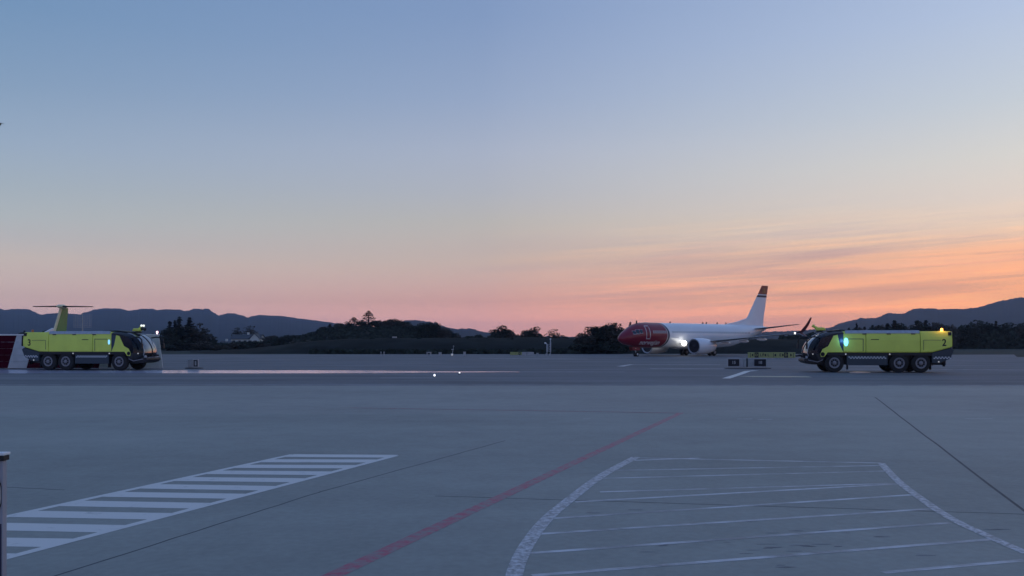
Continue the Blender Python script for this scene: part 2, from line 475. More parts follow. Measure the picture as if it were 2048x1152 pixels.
random.seed(4)
sk = MB()
for _ in range(22):
    px = random.gauss(1530, 130); py = random.gauss(1088, 22)
    c = G(px, max(1030, min(1140, py)))
    L_, w_ = random.uniform(.04, .13), random.uniform(.012, .03)
    k = 9
    sk.add([(c.x + L_ * math.cos(2 * PI * i / k) * random.uniform(.7, 1.1), c.y + w_ * math.sin(2 * PI * i / k) * random.uniform(.6, 1.1), 0.0091) for i in range(k)], [tuple(range(k))])
for px, py in ((1185, 1027), (1270, 1021), (2005, 1060), (1985, 1061), (1570, 1136), (1600, 1092), (1640, 1090)):
    c = G(px, py); k = 9
    sk.add([(c.x + .13 * math.cos(2 * PI * i / k) * random.uniform(.7, 1.1), c.y + .025 * math.sin(2 * PI * i / k) * random.uniform(.6, 1.1), 0.0091) for i in range(k)], [tuple(range(k))])
sk.build('rubber_marks', M['skid'])['kind'] = 'structure'

# hatched ladder marking at the left, each bar a piece
hatch = empty('hatch_marking'); hatch['kind'] = 'structure'
U0, U1 = G(585, 910), G(-160, 1072)       # upper long edge
L0, L1 = G(792, 912), G(-160, 1163)       # lower long edge
for A, B in ((U0, U1), (L0, L1)):
    b = MB(); strip(b, [A.lerp(B, k / 12) for k in range(13)], 0.13, 0.0101 if A is U0 else 0.0104)
    b.build('edge_line', M['white_paint'], hatch, fix=False)
for yl, yr in ((911.5, 913), (922, 922.5), (933, 934), (945, 947), (958.5, 961), (973, 977), (989, 993), (1007, 1012), (1028, 1033), (1052, 1058), (1081, 1086), (1112, 1117)):
    # where the bar row meets the two long edges (on the ground plane)
    def hit(A, B, py):
        Yd = H * F / (py - HY); t = (Yd - A.y) / (B.y - A.y); return A.lerp(B, t)
    a, c = hit(U0, U1, yl), hit(L0, L1, yr)
    hgt = 0.42
    b = MB(); d = (U1 - U0).normalized(); d2 = (L1 - L0).normalized()
    b.add([(a.x - d.x * .18, a.y - d.y * .18, .0095), (c.x - d2.x * .18, c.y - d2.y * .18, .0095), (c.x + d2.x * .24, c.y + d2.y * .24, .0095), (a.x + d.x * .24, a.y + d.y * .24, .0095)], [(0, 1, 2, 3)])
    b.build('bar', M['white_paint'], hatch, fix=False)

# red line across the apron
b = MB(); A, B = G(1362, 826), G(640, 1165)
strip(b, [A.lerp(B, k / 20) for k in range(21)], 0.20, 0.0095)
b.build('red_line', M['red_paint'], None, fix=False)['kind'] = 'structure'
b = MB(); strip(b, [G(700, 816), G(1362, 826.5)], .12, 0.0092)
b.build('faint_red_line', M['red_paint'], None, fix=False)['kind'] = 'structure'

# worn stand marking at the right: two arcs and the thin lines between them
stand = empty('stand_marking'); stand['kind'] = 'structure'
def bez(pts, n=24):
    out = []
    for i in range(len(pts) - 1):
        p0, p1, p2, p3 = (Vector(pts[max(0, min(len(pts) - 1, i + k))]) for k in (-1, 0, 1, 2))
        for k in range(n // len(pts) + 3):
            t = k / (n // len(pts) + 3)
            out.append(0.5 * ((2 * p1) + (-p0 + p2) * t + (2 * p0 - 5 * p1 + 4 * p2 - p3) * t * t + (-p0 + 3 * p1 - 3 * p2 + p3) * t ** 3))
    out.append(Vector(pts[-1])); return out
larc = bez([G(1272, 915), G(1204, 952), G(1140, 1000), G(1093, 1040), G(1058, 1085), G(1037, 1125), G(1026, 1165), G(1022, 1210)])
rarc = bez([G(1762, 927), G(1795, 962), G(1840, 997), G(1900, 1037), G(1975, 1073), G(2050, 1106), G(2130, 1135)])
for arc in (larc, rarc):
    b = MB(); strip(b, arc, 0.17 if arc is larc else 0.13, 0.0106); b.build('arc', M['worn_paint'], stand, fix=False)
LN = [((1255, 922), (1400, 917)), ((1272, 916.5), (1762, 927)), ((1218, 942), (1762, 932)), ((1196, 958), (1775, 943)), ((1200, 985), (1785, 968)), ((1150, 1005), (1795, 969)),
      ((1090, 1039), (1822, 991)), ((1068, 1070), (1862, 1019)), ((1034, 1110), (1900, 1047)), ((1064, 1153), (1985, 1080)), ((1766, 1147), (2050, 1122))]
for k, (a, c) in enumerate(LN):
    A, B = G(*a), G(*c)
    b = MB(); strip(b, [A.lerp(B, i / 10) for i in range(11)], 0.085 if k > 4 else 0.08, 0.0095 + 0.00004 * k)
    b.build('line', M['thin_paint'], stand, fix=False)

# lines on the far pavement
def far_line(name, pts, w, m):
    b = MB(); strip(b, [G(*p) for p in pts], w, 0.0065); o = b.build(name, m, None, fix=False); o['kind'] = 'structure'
far_line('white_edge_line', [(960, 716.5), (1080, 717.5), (1175, 718)], 0.9, M['thin_paint'])
far_line('white_edge_line', [(1240, 733), (1262, 729), (1440, 729.5)], 0.7, M['thin_paint'])
far_line('white_edge_line', [(1300, 737.5), (1450, 738)], 0.6, M['thin_paint'])
far_line('white_turn_line', [(1452, 757), (1480, 748), (1495, 742.5), (1512, 741)], 0.5, M['white_paint'])
far_line('yellow_hold_line', [(1492, 752.5), (1505, 753.2), (1620, 753.8)], 1.5, M['yellow_paint'])
far_line('white_lane_line', [(760, 756), (869, 756)], 0.3, M['worn_paint'])
far_line('white_lane_line', [(860, 743.5), (1100, 744), (1250, 744)], 0.25, M['thin_paint'])
far_line('white_lane_line', [(-30, 769.8), (700, 770.2), (2060, 771)], 0.22, M['thin_paint'])
far_line('white_lane_line', [(1640, 738), (2060, 740)], 0.5, M['thin_paint'])
b = MB()
for x0, x1, y in ((1475, 1505, 838.5), (1515, 1545, 839.5), (1165, 1180, 838), (1930, 1985, 838)):
    strip(b, [G(x0, y), G(x1, y)], 0.10, 0.0095)
b.build('paint_remnant', M['worn_paint'], None, fix=False)['kind'] = 'structure'

# water standing on the pavement
def blob(pts, jit, seed):
    random.seed(seed); out = []
    for i in range(len(pts)):
        a, c = Vector(pts[i]), Vector(pts[(i + 1) % len(pts)])
        n = max(2, int((c - a).length / 25))
        for k in range(n):
            p = a.lerp(c, k / n); out.append(G(p.x, p.y + random.uniform(-jit, jit)))
    return out
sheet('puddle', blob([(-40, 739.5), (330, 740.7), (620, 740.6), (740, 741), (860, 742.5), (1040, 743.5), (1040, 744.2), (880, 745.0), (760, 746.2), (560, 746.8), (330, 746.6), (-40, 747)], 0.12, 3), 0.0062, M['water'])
sheet('puddle', blob([(1698, 744.5), (1715, 743.3), (1740, 744.2), (1742, 745.5), (1720, 746.3), (1700, 745.6)], 0.1, 5), 0.0062, M['sheen_puddle'])

# ------------------------------------------------------------------ hills
def hill(name, prof, D, depth, seed):
    xs = [p[0] for p in prof]
    N = 900; rows = 15
    x0, x1 = xs[0], xs[-1]
    vs, fs = [], []
    for i in range(N + 1):
        px = x0 + (x1 - x0) * i / N
        for k in range(len(xs) - 1):
            if xs[k] <= px <= xs[k + 1]:
                t = (px - xs[k]) / (xs[k + 1] - xs[k]); y = prof[k][1] * (1 - t) + prof[k + 1][1] * t; break
        zr = Z_at(y, D) + mnoise.noise(Vector((px * .11, seed, 0))) * 3.4 + mnoise.noise(Vector((px * .4, seed, 4))) * 2.4
        X = X_at(px, D)
        for j in range(rows + 1):
            t = j / rows
            if j <= 9:
                u = j / 9; Yj = D - depth * (1 - u); zz = -1 + (zr + 1) * (u ** 1.25)
                zz *= 1 + 0.12 * mnoise.noise(Vector((X * .004, Yj * .004, seed))) * math.sin(u * PI)
                Xj = X * Yj / D
            else:
                u = (t - 0.6) / 0.4; Yj = D + depth * u; zz = zr * (1 - u) ** 2 - u; Xj = X * Yj / D
            vs.append((Xj, Yj, zz))
    for i in range(N):
        for j in range(rows):
            a = i * (rows + 1) + j; fs.append((a, a + 1, a + rows + 2, a + rows + 1))
    b = MB(); b.add(vs, fs); o = b.build(name, M['hill'], None, smooth=True); o['kind'] = 'structure'
    return o

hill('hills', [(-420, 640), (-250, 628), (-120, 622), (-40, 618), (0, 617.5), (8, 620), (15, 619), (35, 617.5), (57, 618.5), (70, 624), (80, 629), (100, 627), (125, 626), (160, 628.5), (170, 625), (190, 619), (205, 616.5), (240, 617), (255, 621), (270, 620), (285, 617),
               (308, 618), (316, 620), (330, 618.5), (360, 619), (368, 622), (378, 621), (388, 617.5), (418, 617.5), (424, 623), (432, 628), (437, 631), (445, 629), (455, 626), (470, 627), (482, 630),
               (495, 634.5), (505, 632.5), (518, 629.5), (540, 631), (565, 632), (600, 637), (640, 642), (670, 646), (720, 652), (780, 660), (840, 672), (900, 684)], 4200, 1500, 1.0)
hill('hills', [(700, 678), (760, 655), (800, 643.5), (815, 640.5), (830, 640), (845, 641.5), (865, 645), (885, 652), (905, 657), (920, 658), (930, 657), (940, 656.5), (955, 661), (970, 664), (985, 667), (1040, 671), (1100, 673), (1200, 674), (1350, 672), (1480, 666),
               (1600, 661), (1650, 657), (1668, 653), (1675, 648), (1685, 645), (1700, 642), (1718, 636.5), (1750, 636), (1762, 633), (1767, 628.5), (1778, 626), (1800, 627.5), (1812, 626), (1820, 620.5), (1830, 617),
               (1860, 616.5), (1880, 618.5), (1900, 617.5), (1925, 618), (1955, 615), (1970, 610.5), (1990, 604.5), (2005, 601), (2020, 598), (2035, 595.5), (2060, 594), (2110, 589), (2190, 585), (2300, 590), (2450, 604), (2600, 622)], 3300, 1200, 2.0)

# grass bank beyond the taxiway and the wooded rise behind it
def terrain(name, prof, D, half, m, seed, amp=0.35):
    """a bank whose top edge follows prof (photograph px, row) at distance D"""
    xs = [p[0] for p in prof]; N = 160; rows = 12; vs = []; fs = []
    for i in range(N + 1):
        px = xs[0] + (xs[-1] - xs[0]) * i / N
        for k in range(len(xs) - 1):
            if xs[k] <= px <= xs[k + 1]:
                t = (px - xs[k]) / (xs[k + 1] - xs[k]); y = prof[k][1] * (1 - t) + prof[k + 1][1] * t; break
        zr = max(0.05, Z_at(y, D)); X = X_at(px, D)
        for j in range(rows + 1):
            u = j / rows * 2 - 1
            zz = zr * (1 - abs(u) ** 1.6) - (0.08 if abs(u) == 1 else 0)
            zz += amp * mnoise.noise(Vector((X * .12, u * 2.2, seed))) * (1 - abs(u))
            vs.append((X * (1 + u * half / D), D + u * half, zz))
    for i in range(N):
        for j in range(rows):
            a = i * (rows + 1) + j; fs.append((a, a + 1, a + rows + 2, a + rows + 1))
    b = MB(); b.add(vs, fs); o = b.build(name, m, None, smooth=True); o['kind'] = 'structure'; return o

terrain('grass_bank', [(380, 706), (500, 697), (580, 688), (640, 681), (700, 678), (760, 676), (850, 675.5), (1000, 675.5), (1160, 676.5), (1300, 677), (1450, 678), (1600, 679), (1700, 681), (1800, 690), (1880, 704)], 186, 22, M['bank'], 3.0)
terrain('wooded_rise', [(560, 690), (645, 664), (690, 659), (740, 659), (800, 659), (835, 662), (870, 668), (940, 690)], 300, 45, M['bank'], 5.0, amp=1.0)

# ------------------------------------------------------------------ trees
def leaf_quads(mb, rnd, c, r, n, size, squash=1.0):
    for _ in range(n):
        while True:
            p = Vector((rnd.uniform(-1, 1), rnd.uniform(-1, 1), rnd.uniform(-1, 1)))
            if 0.15 < p.length <= 1: break
        q = Vector((c[0] + p.x * r, c[1] + p.y * r, c[2] + p.z * r * squash))
        a = Vector((rnd.gauss(0, 1), rnd.gauss(0, 1), rnd.gauss(0, 1))).normalized()
        b_ = a.cross(Vector((rnd.gauss(0, 1), rnd.gauss(0, 1), rnd.gauss(0, 1)))).normalized()
        s = size * rnd.uniform(.55, 1.3); t = s * rnd.uniform(.5, .9)
        mb.add([q - a * s, q - b_ * t, q + a * s * .9, q + b_ * t], [(0, 1, 2, 3)])


def leafy_proto(seed, wide=0.45, dens=1.0, m=None, wisp=False):
    """unit tree, 10 m tall"""
    rnd = random.Random(seed)
    tr = MB(); tr.tube([(0, 0, -.3), (rnd.uniform(-.1, .1), 0, 3), (rnd.uniform(-.2, .2), .1, 5.5), (0, 0, 8)], [.22, .17, .12, .04], 6)
    cr = MB()
    for k in range(20 if not wisp else 22):
        h = rnd.uniform(1.6, 9.0); prof = math.sin(PI * min(1, (h - .2) / 10.2)) ** .6
        ang = rnd.uniform(0, 2 * PI); rad = rnd.uniform(.15, .62) * wide * 10 * prof
        c = (math.cos(ang) * rad, math.sin(ang) * rad, h)
        tr.tube([(0, 0, max(1.5, h * .55)), (c[0] * .5, c[1] * .5, h * .8), c], [.09, .06, .02], 5)
        rr = rnd.uniform(.9, 1.7) * (wide / .45)
        leaf_quads(cr, rnd, c, rr, int((95 if not wisp else 34) * dens), .27 if not wisp else .2, .85)
    leaf_quads(cr, rnd, (0, 0, 8.6), 1.25 * wide / .45, int(60 * dens), .24)
    leaf_quads(cr, rnd, (0, 0, 5.2), 2.9 * wide / .45, int(420 * dens), .32, 1.25)
    leaf_quads(cr, rnd, (0, 0, 2.4), 2.4 * wide / .45, int(200 * dens), .32, .9)
    return tr, cr, m


def conifer_proto(seed, wide=0.2, dens=1.0):
    rnd = random.Random(seed)
    tr = MB(); tr.tube([(0, 0, -.3), (0, 0, 4), (0, 0, 9.7)], [.2, .13, .02], 6)
    cr = MB(); h = 1.0
    while h < 9.9:
        rad = wide * 10 * ((10 - h) / 9.2) ** .8 * rnd.uniform(.7, 1.12)
        nb = max(4, int(9 * rad / 1.6))
        for k in range(nb):
            a = rnd.uniform(0, 2 * PI); ln = rad * rnd.uniform(.55, 1.05)
            m_ = max(2, int(ln / .28 * dens))
            for q in range(m_):
                u = (q + .4) / m_ * ln
                c = Vector((math.cos(a) * u, math.sin(a) * u, h - .25 * u + .1 * rnd.gauss(0, 1)))
                d = Vector((math.cos(a + rnd.gauss(0, .5)), math.sin(a + rnd.gauss(0, .5)), -.35)).normalized() * rnd.uniform(.28, .48)
                s = Vector((-d.y, d.x, rnd.gauss(0, .25))) * .6
                cr.add([c - d, c - s, c + d, c + s], [(0, 1, 2, 3)])
        h += rnd.uniform(.3, .45)
    return tr, cr


PROTO = {}
def tree_mesh(kind, v):
    key = (kind, v)
    if key in PROTO: return PROTO[key]
    if kind == 'conifer':
        tr, cr = conifer_proto(30 + v, (.16, .20, .26)[v % 3]); lm = M['needle']
    elif kind == 'pine':
        rnd = random.Random(70 + v); tr = MB(); tr.tube([(0, 0, -.3), (0, 0, 5), (0, 0, 9.6)], [.2, .13, .03], 6); cr = MB()
        for h, r_, n in ((9.7, .22, 20), (9.3, .42, 40), (8.7, .65, 70), (8.0, .95, 100), (7.2, 1.2, 120), (6.3, 1.35, 70), (5.4, 1.75, 100), (4.4, 1.7, 60), (3.4, 2.0, 100), (2.2, 1.9, 80)):
            for q in range(9):
                a = 2 * PI * q / 9 + rnd.uniform(-.3, .3); leaf_quads(cr, rnd, (math.cos(a) * r_ * .6, math.sin(a) * r_ * .6, h + rnd.uniform(-.15, .15)), r_ * rnd.uniform(.38, .55), n // 7, .2, .55)
        lm = M['needle']
    elif kind == 'wispy':
        tr, cr, _ = leafy_proto(90 + v, .30, .6, wisp=True); lm = M['leaf_brown']
    elif kind == 'bush':
        rnd = random.Random(50 + v); tr = MB(); tr.tube([(0, 0, -.2), (0, 0, 4)], [.25, .08], 5); cr = MB()
        for k in range(14):
            a = rnd.uniform(0, 2 * PI); d = rnd.uniform(0, 3.6)
            leaf_quads(cr, rnd, (math.cos(a) * d, math.sin(a) * d, rnd.uniform(1.2, 8.3 - d * .6)), rnd.uniform(1.3, 2.1), 60, .4)
        lm = M['leaf'] if v % 2 else M['leaf_brown']
    else:
        tr, cr, _ = leafy_proto(10 + v, (.42, .5, .36, .46)[v % 4]); lm = M['leaf'] if v % 3 else M['leaf_brown']
    t = tr.build('trunk', M['bark']); c = cr.build('crown', lm, fix=False)
    r_ = (t.data, c.data)
    bpy.data.objects.remove(t); bpy.data.objects.remove(c)
    # half width of the crown in the unit tree
    w = sorted(abs(p[0]) for p in cr.v)[int(len(cr.v) * .97)]
    PROTO[key] = (*r_, w)
    return PROTO[key]


NAMES = {'conifer': 'conifer_tree', 'pine': 'pine_tree', 'wispy': 'bare_tree', 'bush': 'bush', 'leafy': 'leafy_tree'}
CATS = {'conifer': 'tree', 'pine': 'tree', 'wispy': 'tree', 'bush': 'bush', 'leafy': 'tree'}
rt = random.Random(8)
def tree(kind, px, ytop, wpx, D, label, group, base=0.0):
    v = rt.randrange(4) if kind in ('leafy',) else rt.randrange(3)
    tm, cm, hw = tree_mesh(kind, v)
    ztop = Z_at(ytop, D); h = max(0.8, ztop - base)
    o = empty(NAMES[kind], (X_at(px, D), D, base), rt.uniform(0, 6.28))
    sxy = wpx * (1.45 if kind == 'conifer' else 1.0) * D / F / 2 / hw
    o.scale = (sxy, sxy, h / 10.0)
    for nm, me in (('trunk', tm), ('crown', cm)):
        c = bpy.data.objects.new(nm, me); COL.objects.link(c); c.parent = o
    tag(o, label, CATS[kind], group)
    return o

GL = 'trees of the clump right of the left fire engine'
for a in [('conifer', 340, 643, 20, 232, 'slim dark spruce at the left edge of the clump beyond the left fire engine'),
          ('conifer', 350, 640, 18, 238, 'narrow spruce second from the left in the clump beyond the left fire engine'),
          ('conifer', 359, 633, 26, 230, 'tallest spruce of the clump beyond the left fire engine'),
          ('conifer', 379, 635, 24, 234, 'pointed spruce on the right of the clump beyond the left fire engine'),
          ('leafy', 336, 655, 34, 226, 'dark broad tree at the left foot of the spruce clump'),
          ('leafy', 366, 652, 60, 240, 'widest leafy tree filling the middle of the spruce clump'),
          ('wispy', 394, 642, 46, 236, 'thin leafed brownish tree just right of the spruce clump'),
          ('wispy', 412, 656, 36, 240, 'low thin leafed tree sloping off the right of the spruce clump'),
          ('bush', 350, 676, 56, 222, 'dark bush under the left half of the spruce clump'),
          ('bush', 400, 678, 50, 222, 'dark bush under the right end of the spruce clump')]:
    tree(*a, GL)
GH = 'trees and bushes round the white farmhouse'
for a in [('wispy', 475, 651, 24, 330, 'left of two pale thin trees rising behind the white farmhouse'),
          ('wispy', 502, 648, 28, 330, 'right of two thin trees rising behind the white farmhouse'),
          ('conifer', 421, 680, 12, 225, 'tiny dark spruce standing between clump and farmhouse'),
          ('bush', 432, 686, 36, 220, 'low bush left of the small dark roofed outbuilding'),
          ('bush', 470, 682, 40, 235, 'bush hiding the lower left wall of the white farmhouse'),
          ('bush', 498, 679, 44, 240, 'bush hiding the lower middle wall of the white farmhouse'),
          ('bush', 526, 681, 34, 240, 'bush at the right gable of the white farmhouse'),
          ('leafy', 543, 671, 30, 260, 'rounded tree first to the right of the white farmhouse'),
          ('leafy', 562, 673, 32, 255, 'rounded tree second to the right of the white farmhouse'),
          ('leafy', 586, 669, 38, 265, 'broad tree halfway between the farmhouse and the wooded rise'),
          ('bush', 604, 674, 34, 250, 'flat topped bush halfway between the farmhouse and the wooded rise'),
          ('conifer', 632, 663, 10, 280, 'small dark spruce beside the tiny pale house'),
          ('bush', 655, 668, 40, 270, 'bush at the left end of the wooded rise')]:
    tree(*a, GH)
GR = 'trees on the wooded rise left of centre'
for a in [('pine', 737, 621, 28, 300, 'tall lone pine with open crown rising above the wooded rise', 7),
          ('pine', 708, 634, 24, 300, 'short dense dark pine left of the tall lone pine', 7),
          ('leafy', 722, 640, 22, 298, 'small rounded tree between the two pines on the rise', 6),
          ('leafy', 692, 648, 44, 296, 'spreading tree on the left shoulder of the wooded rise', 3),
          ('leafy', 752, 641, 30, 298, 'open crowned tree just right of the tall lone pine', 6),
          ('leafy', 768, 644, 22, 300, 'low tree two places right of the tall lone pine', 6),
          ('leafy', 787, 638, 40, 300, 'broad rounded tree on the top right of the wooded rise', 6),
          ('leafy', 806, 643, 28, 300, 'smaller rounded tree at the right end of the wooded rise', 5),
          ('leafy', 672, 651, 36, 292, 'tree at the far left slope of the wooded rise', 2),
          ('bush', 720, 657, 70, 280, 'wide dark thicket below the pines on the rise', 1),
          ('bush', 775, 656, 70, 280, 'wide dark thicket below the right half of the wooded rise', 1),
          ('leafy', 822, 650, 40, 285, 'tree closing the right end of the wooded rise', 1)]:
    tree(*a[:6], GR, a[6])
for k, (px, yt, w) in enumerate([(648, 653, 18), (660, 648, 16), (679, 646, 26), (699, 643, 18), (729, 642, 18), (760, 640, 12), (774, 641, 22), (797, 643, 22), (813, 647, 24), (830, 651, 26)]):
    tree('conifer' if k in (1, 5) else 'leafy', px, yt, w, 297, ['first small tree from the left', 'dark spruce second from the left', 'third small tree from the left', 'small tree just left of the short pine', 'small tree at the left foot of the tall lone pine', 'dark spruce right of the tall lone pine', 'small tree left of the broad rounded tree', 'small tree right of the broad rounded tree', 'second last small tree', 'last small tree on the right'][k] + ' on the wooded rise crest', GR, 5)
GB = 'trees behind the grass bank below the small hill'
for a in [('leafy', 846, 645, 26, 240, 'dark tree nearest the wooded rise in the row under the small hill'),
          ('leafy', 860, 643, 34, 238, 'tallest dark tree of the row under the small hill'),
          ('leafy', 876, 650, 26, 240, 'middle tree of the row stepping down under the small hill'),
          ('leafy', 890, 656, 26, 238, 'fourth tree of the row stepping down under the small hill'),
          ('leafy', 904, 660, 22, 240, 'fifth tree of the row stepping down under the small hill'),
          ('bush', 916, 664, 24, 236, 'last and lowest bush of the row under the small hill')]:
    tree(*a, GB)
GC = 'trees behind the grass bank in the centre'
for a in [('bush', 978, 666, 22, 250, 'low bush at the left end of the central tree row'),
          ('leafy', 999, 651, 40, 250, 'biggest rounded tree of the central row behind the bank'),
          ('leafy', 1018, 659, 28, 250, 'tree just right of the biggest one in the central row'),
          ('bush', 1036, 661, 30, 250, 'flat bush in the middle of the central row'),
          ('leafy', 1052, 661, 26, 250, 'small tree just left of the peaked one in the central row'),
          ('leafy', 1066, 653, 28, 250, 'peaked tree in the right half of the central row'),
          ('bush', 1084, 661, 28, 250, 'bush just right of the peaked tree in the central row'),
          ('wispy', 1109, 655, 26, 250, 'thin twiggy tree near the right end of the central row'),
          ('bush', 1122, 666, 24, 250, 'bush at the right end of the central row'),
          ('bush', 1146, 671, 26, 235, 'small bush between the central row and the airliner')]:
    tree(*a, GC)
GN = 'big trees in front of the airliner nose'
for a in [('leafy', 1168, 666, 40, 163, 'lower tree at the left end of the group by the airliner nose'),
          ('leafy', 1188, 651, 46, 166, 'tall open tree on the left of the group by the airliner nose'),
          ('leafy', 1206, 654, 34, 168, 'middle tree of the group by the airliner nose'),
          ('leafy', 1225, 646, 44, 166, 'tallest round topped tree right beside the airliner nose'),
          ('leafy', 1243, 664, 34, 168, 'tree half hidden behind the airliner nose'),
          ('bush', 1180, 684, 50, 160, 'bush at the left foot of the group by the airliner nose'),
          ('bush', 1214, 680, 52, 160, 'bush at the right foot of the group by the airliner nose')]:
    tree(*a, GN)
GT = 'trees beyond the right fire engine'
for k, a in enumerate([('conifer', 1698, 655, 14, 'spruce above the cab roof of the right fire engine'),
          ('conifer', 1713, 645, 12, 'thin tall spruce near the blue flasher of the right fire engine'),
          ('conifer', 1729, 653, 18, 'third spruce from the left above the right fire engine'),
          ('conifer', 1745, 650, 14, 'narrow spruce above the front locker of the right fire engine'),
          ('leafy', 1760, 650, 26, 'rounded tree left of the middle above the right fire engine'),
          ('conifer', 1775, 646, 20, 'spruce above the middle of the right fire engine'),
          ('conifer', 1789, 641, 22, 'taller spruce just right of the middle of the right fire engine'),
          ('leafy', 1806, 652, 30, 'rounded low tree between the two spruce pairs over the right fire engine'),
          ('conifer', 1834, 641, 26, 'left of the dense pair of spruces over the rear of the right fire engine'),
          ('conifer', 1852, 639, 28, 'right of the dense pair of spruces over the rear of the right fire engine'),
          ('leafy', 1872, 645, 34, 'tree right below the amber beacon of the right fire engine'),
          ('leafy', 1898, 650, 36, 'tree directly above the rear edge of the right fire engine'),
          ('leafy', 1750, 652, 22, 'low rounded tree under the narrow spruce over the front locker'),
          ('leafy', 1778, 648, 26, 'rounded tree between the two middle spruces over the right fire engine'),
          ('leafy', 1796, 645, 24, 'rounded tree right of the taller middle spruce over the right fire engine'),
          ('leafy', 1828, 650, 24, 'low tree at the left foot of the dense spruce pair'),
          ('leafy', 1843, 643, 26, 'tree filling the gap inside the dense spruce pair'),
          ('leafy', 1718, 654, 20, 'low tree right of the thin tall spruce by the blue flasher')]):
    tree(*a[:4], 262 + 3 * (k % 4), a[4], GT)
GF = 'trees at the edge of the right hand wood'
for k, a in enumerate([('leafy', 1924, 650, 40, 'first brownish tree right of the right fire engine'),
          ('conifer', 1932, 664, 14, 'short dark spruce low in front of the right hand wood'),
          ('conifer', 1946, 656, 12, 'thin dark spruce left in the right hand wood'),
          ('leafy', 1946, 646, 34, 'second brownish tree right of the right fire engine'),
          ('leafy', 1968, 640, 44, 'highest rounded tree of the right hand wood'),
          ('conifer', 1984, 646, 14, 'left spruce of the dark pair in the right hand wood'),
          ('conifer', 1992, 642, 14, 'right spruce of the dark pair in the right hand wood'),
          ('leafy', 2008, 645, 46, 'broad tree right of the dark spruce pair'),
          ('leafy', 2036, 645, 50, 'broad tree at the right edge of the photo'),
          ('leafy', 2066, 642, 50, 'tree just beyond the right edge of the photo'),
          ('leafy', 2100, 645, 50, 'outermost tree of the right hand wood')]):
    tree(*a[:4], 280 + 3 * (k % 3), a[4], GF)


def undergrowth(segs, seed):
    """one mass of low shrubs nobody could count"""
    rnd = random.Random(seed); b = MB()
    for px0, px1, D, y0, y1, dens in segs:
        n = int(abs(px1 - px0) * dens)
        for _ in range(n):
            t = rnd.random(); px = px0 + (px1 - px0) * t
            d = D + rnd.uniform(-6, 6)
            top = (y0 + (y1 - y0) * t); zt = max(0.5, Z_at(top, D))
            z = zt * rnd.random() ** .8 * (0.75 + 0.4 * mnoise.noise(Vector((px * .06, seed, 0))))
            q = Vector((X_at(px, d), d, z + .1))
            a = Vector((rnd.gauss(0, 1), rnd.gauss(0, .6), rnd.gauss(0, 1))).normalized(); c = a.cross(Vector((rnd.gauss(0, .4), 1, rnd.gauss(0, .4)))).normalized()
            s = rnd.uniform(.45, 1.0) * D / 300 * 1.3
            b.add([q - a * s, q - c * s * .7, q + a * s, q + c * s * .7], [(0, 1, 2, 3)])
    o = b.build('undergrowth', M['leaf'], None, fix=False)
    tag(o, 'dark tangled undergrowth along the far edge of the airfield', 'undergrowth', None, 'stuff')

undergrowth([(-120, 330, 300, 664, 666, 14), (320, 430, 245, 676, 680, 18), (425, 560, 262, 688, 682, 18), (530, 690, 262, 680, 670, 20), (640, 840, 282, 664, 664, 30), (655, 840, 296, 655, 652, 60), (600, 700, 292, 676, 658, 30), (830, 1140, 262, 668, 672, 10),
             (1140, 1260, 172, 688, 688, 18), (620, 1150, 165, 703, 701, 8), (690, 1160, 187, 674.0, 674.5, 3), (1560, 1700, 290, 668, 660, 16), (1690, 1925, 292, 656, 650, 26), (1900, 2140, 284, 662, 660, 36)], 6)

def slope_growth(prof, D, half, px0, px1, n, seed):
    rnd = random.Random(seed); b = MB()
    for _ in range(n):
        px = rnd.uniform(px0, px1); u = -rnd.random() ** .8
        for k in range(len(prof) - 1):
            if prof[k][0] <= px <= prof[k + 1][0]:
                t = (px - prof[k][0]) / (prof[k + 1][0] - prof[k][0]); y = prof[k][1] * (1 - t) + prof[k + 1][1] * t
        zb = max(0, Z_at(y, D)) * (1 - abs(u) ** 1.6); d = D + u * half
        q = Vector((X_at(px, D) * (1 + u * half / D), d, zb + rnd.random() * (.5 + 1.0 * abs(mnoise.noise(Vector((px * .09, u * 4, seed)))))))
        a = Vector((rnd.gauss(0, 1), rnd.gauss(0, .6), rnd.gauss(0, 1))).normalized(); c = a.cross(Vector((rnd.gauss(0, .4), 1, rnd.gauss(0, .4)))).normalized(); s_ = rnd.uniform(.5, 1.1)
        b.add([q - a * s_, q - c * s_ * .7, q + a * s_, q + c * s_ * .7], [(0, 1, 2, 3)])
    o = b.build('undergrowth', M['leaf'], None, fix=False)
    tag(o, 'dark thicket covering the slope of the wooded rise', 'undergrowth', None, 'stuff')

slope_growth([(560, 690), (645, 664), (690, 659), (740, 659), (800, 659), (835, 662), (870, 668), (940, 690)], 300, 45, 600, 900, 9000, 11)

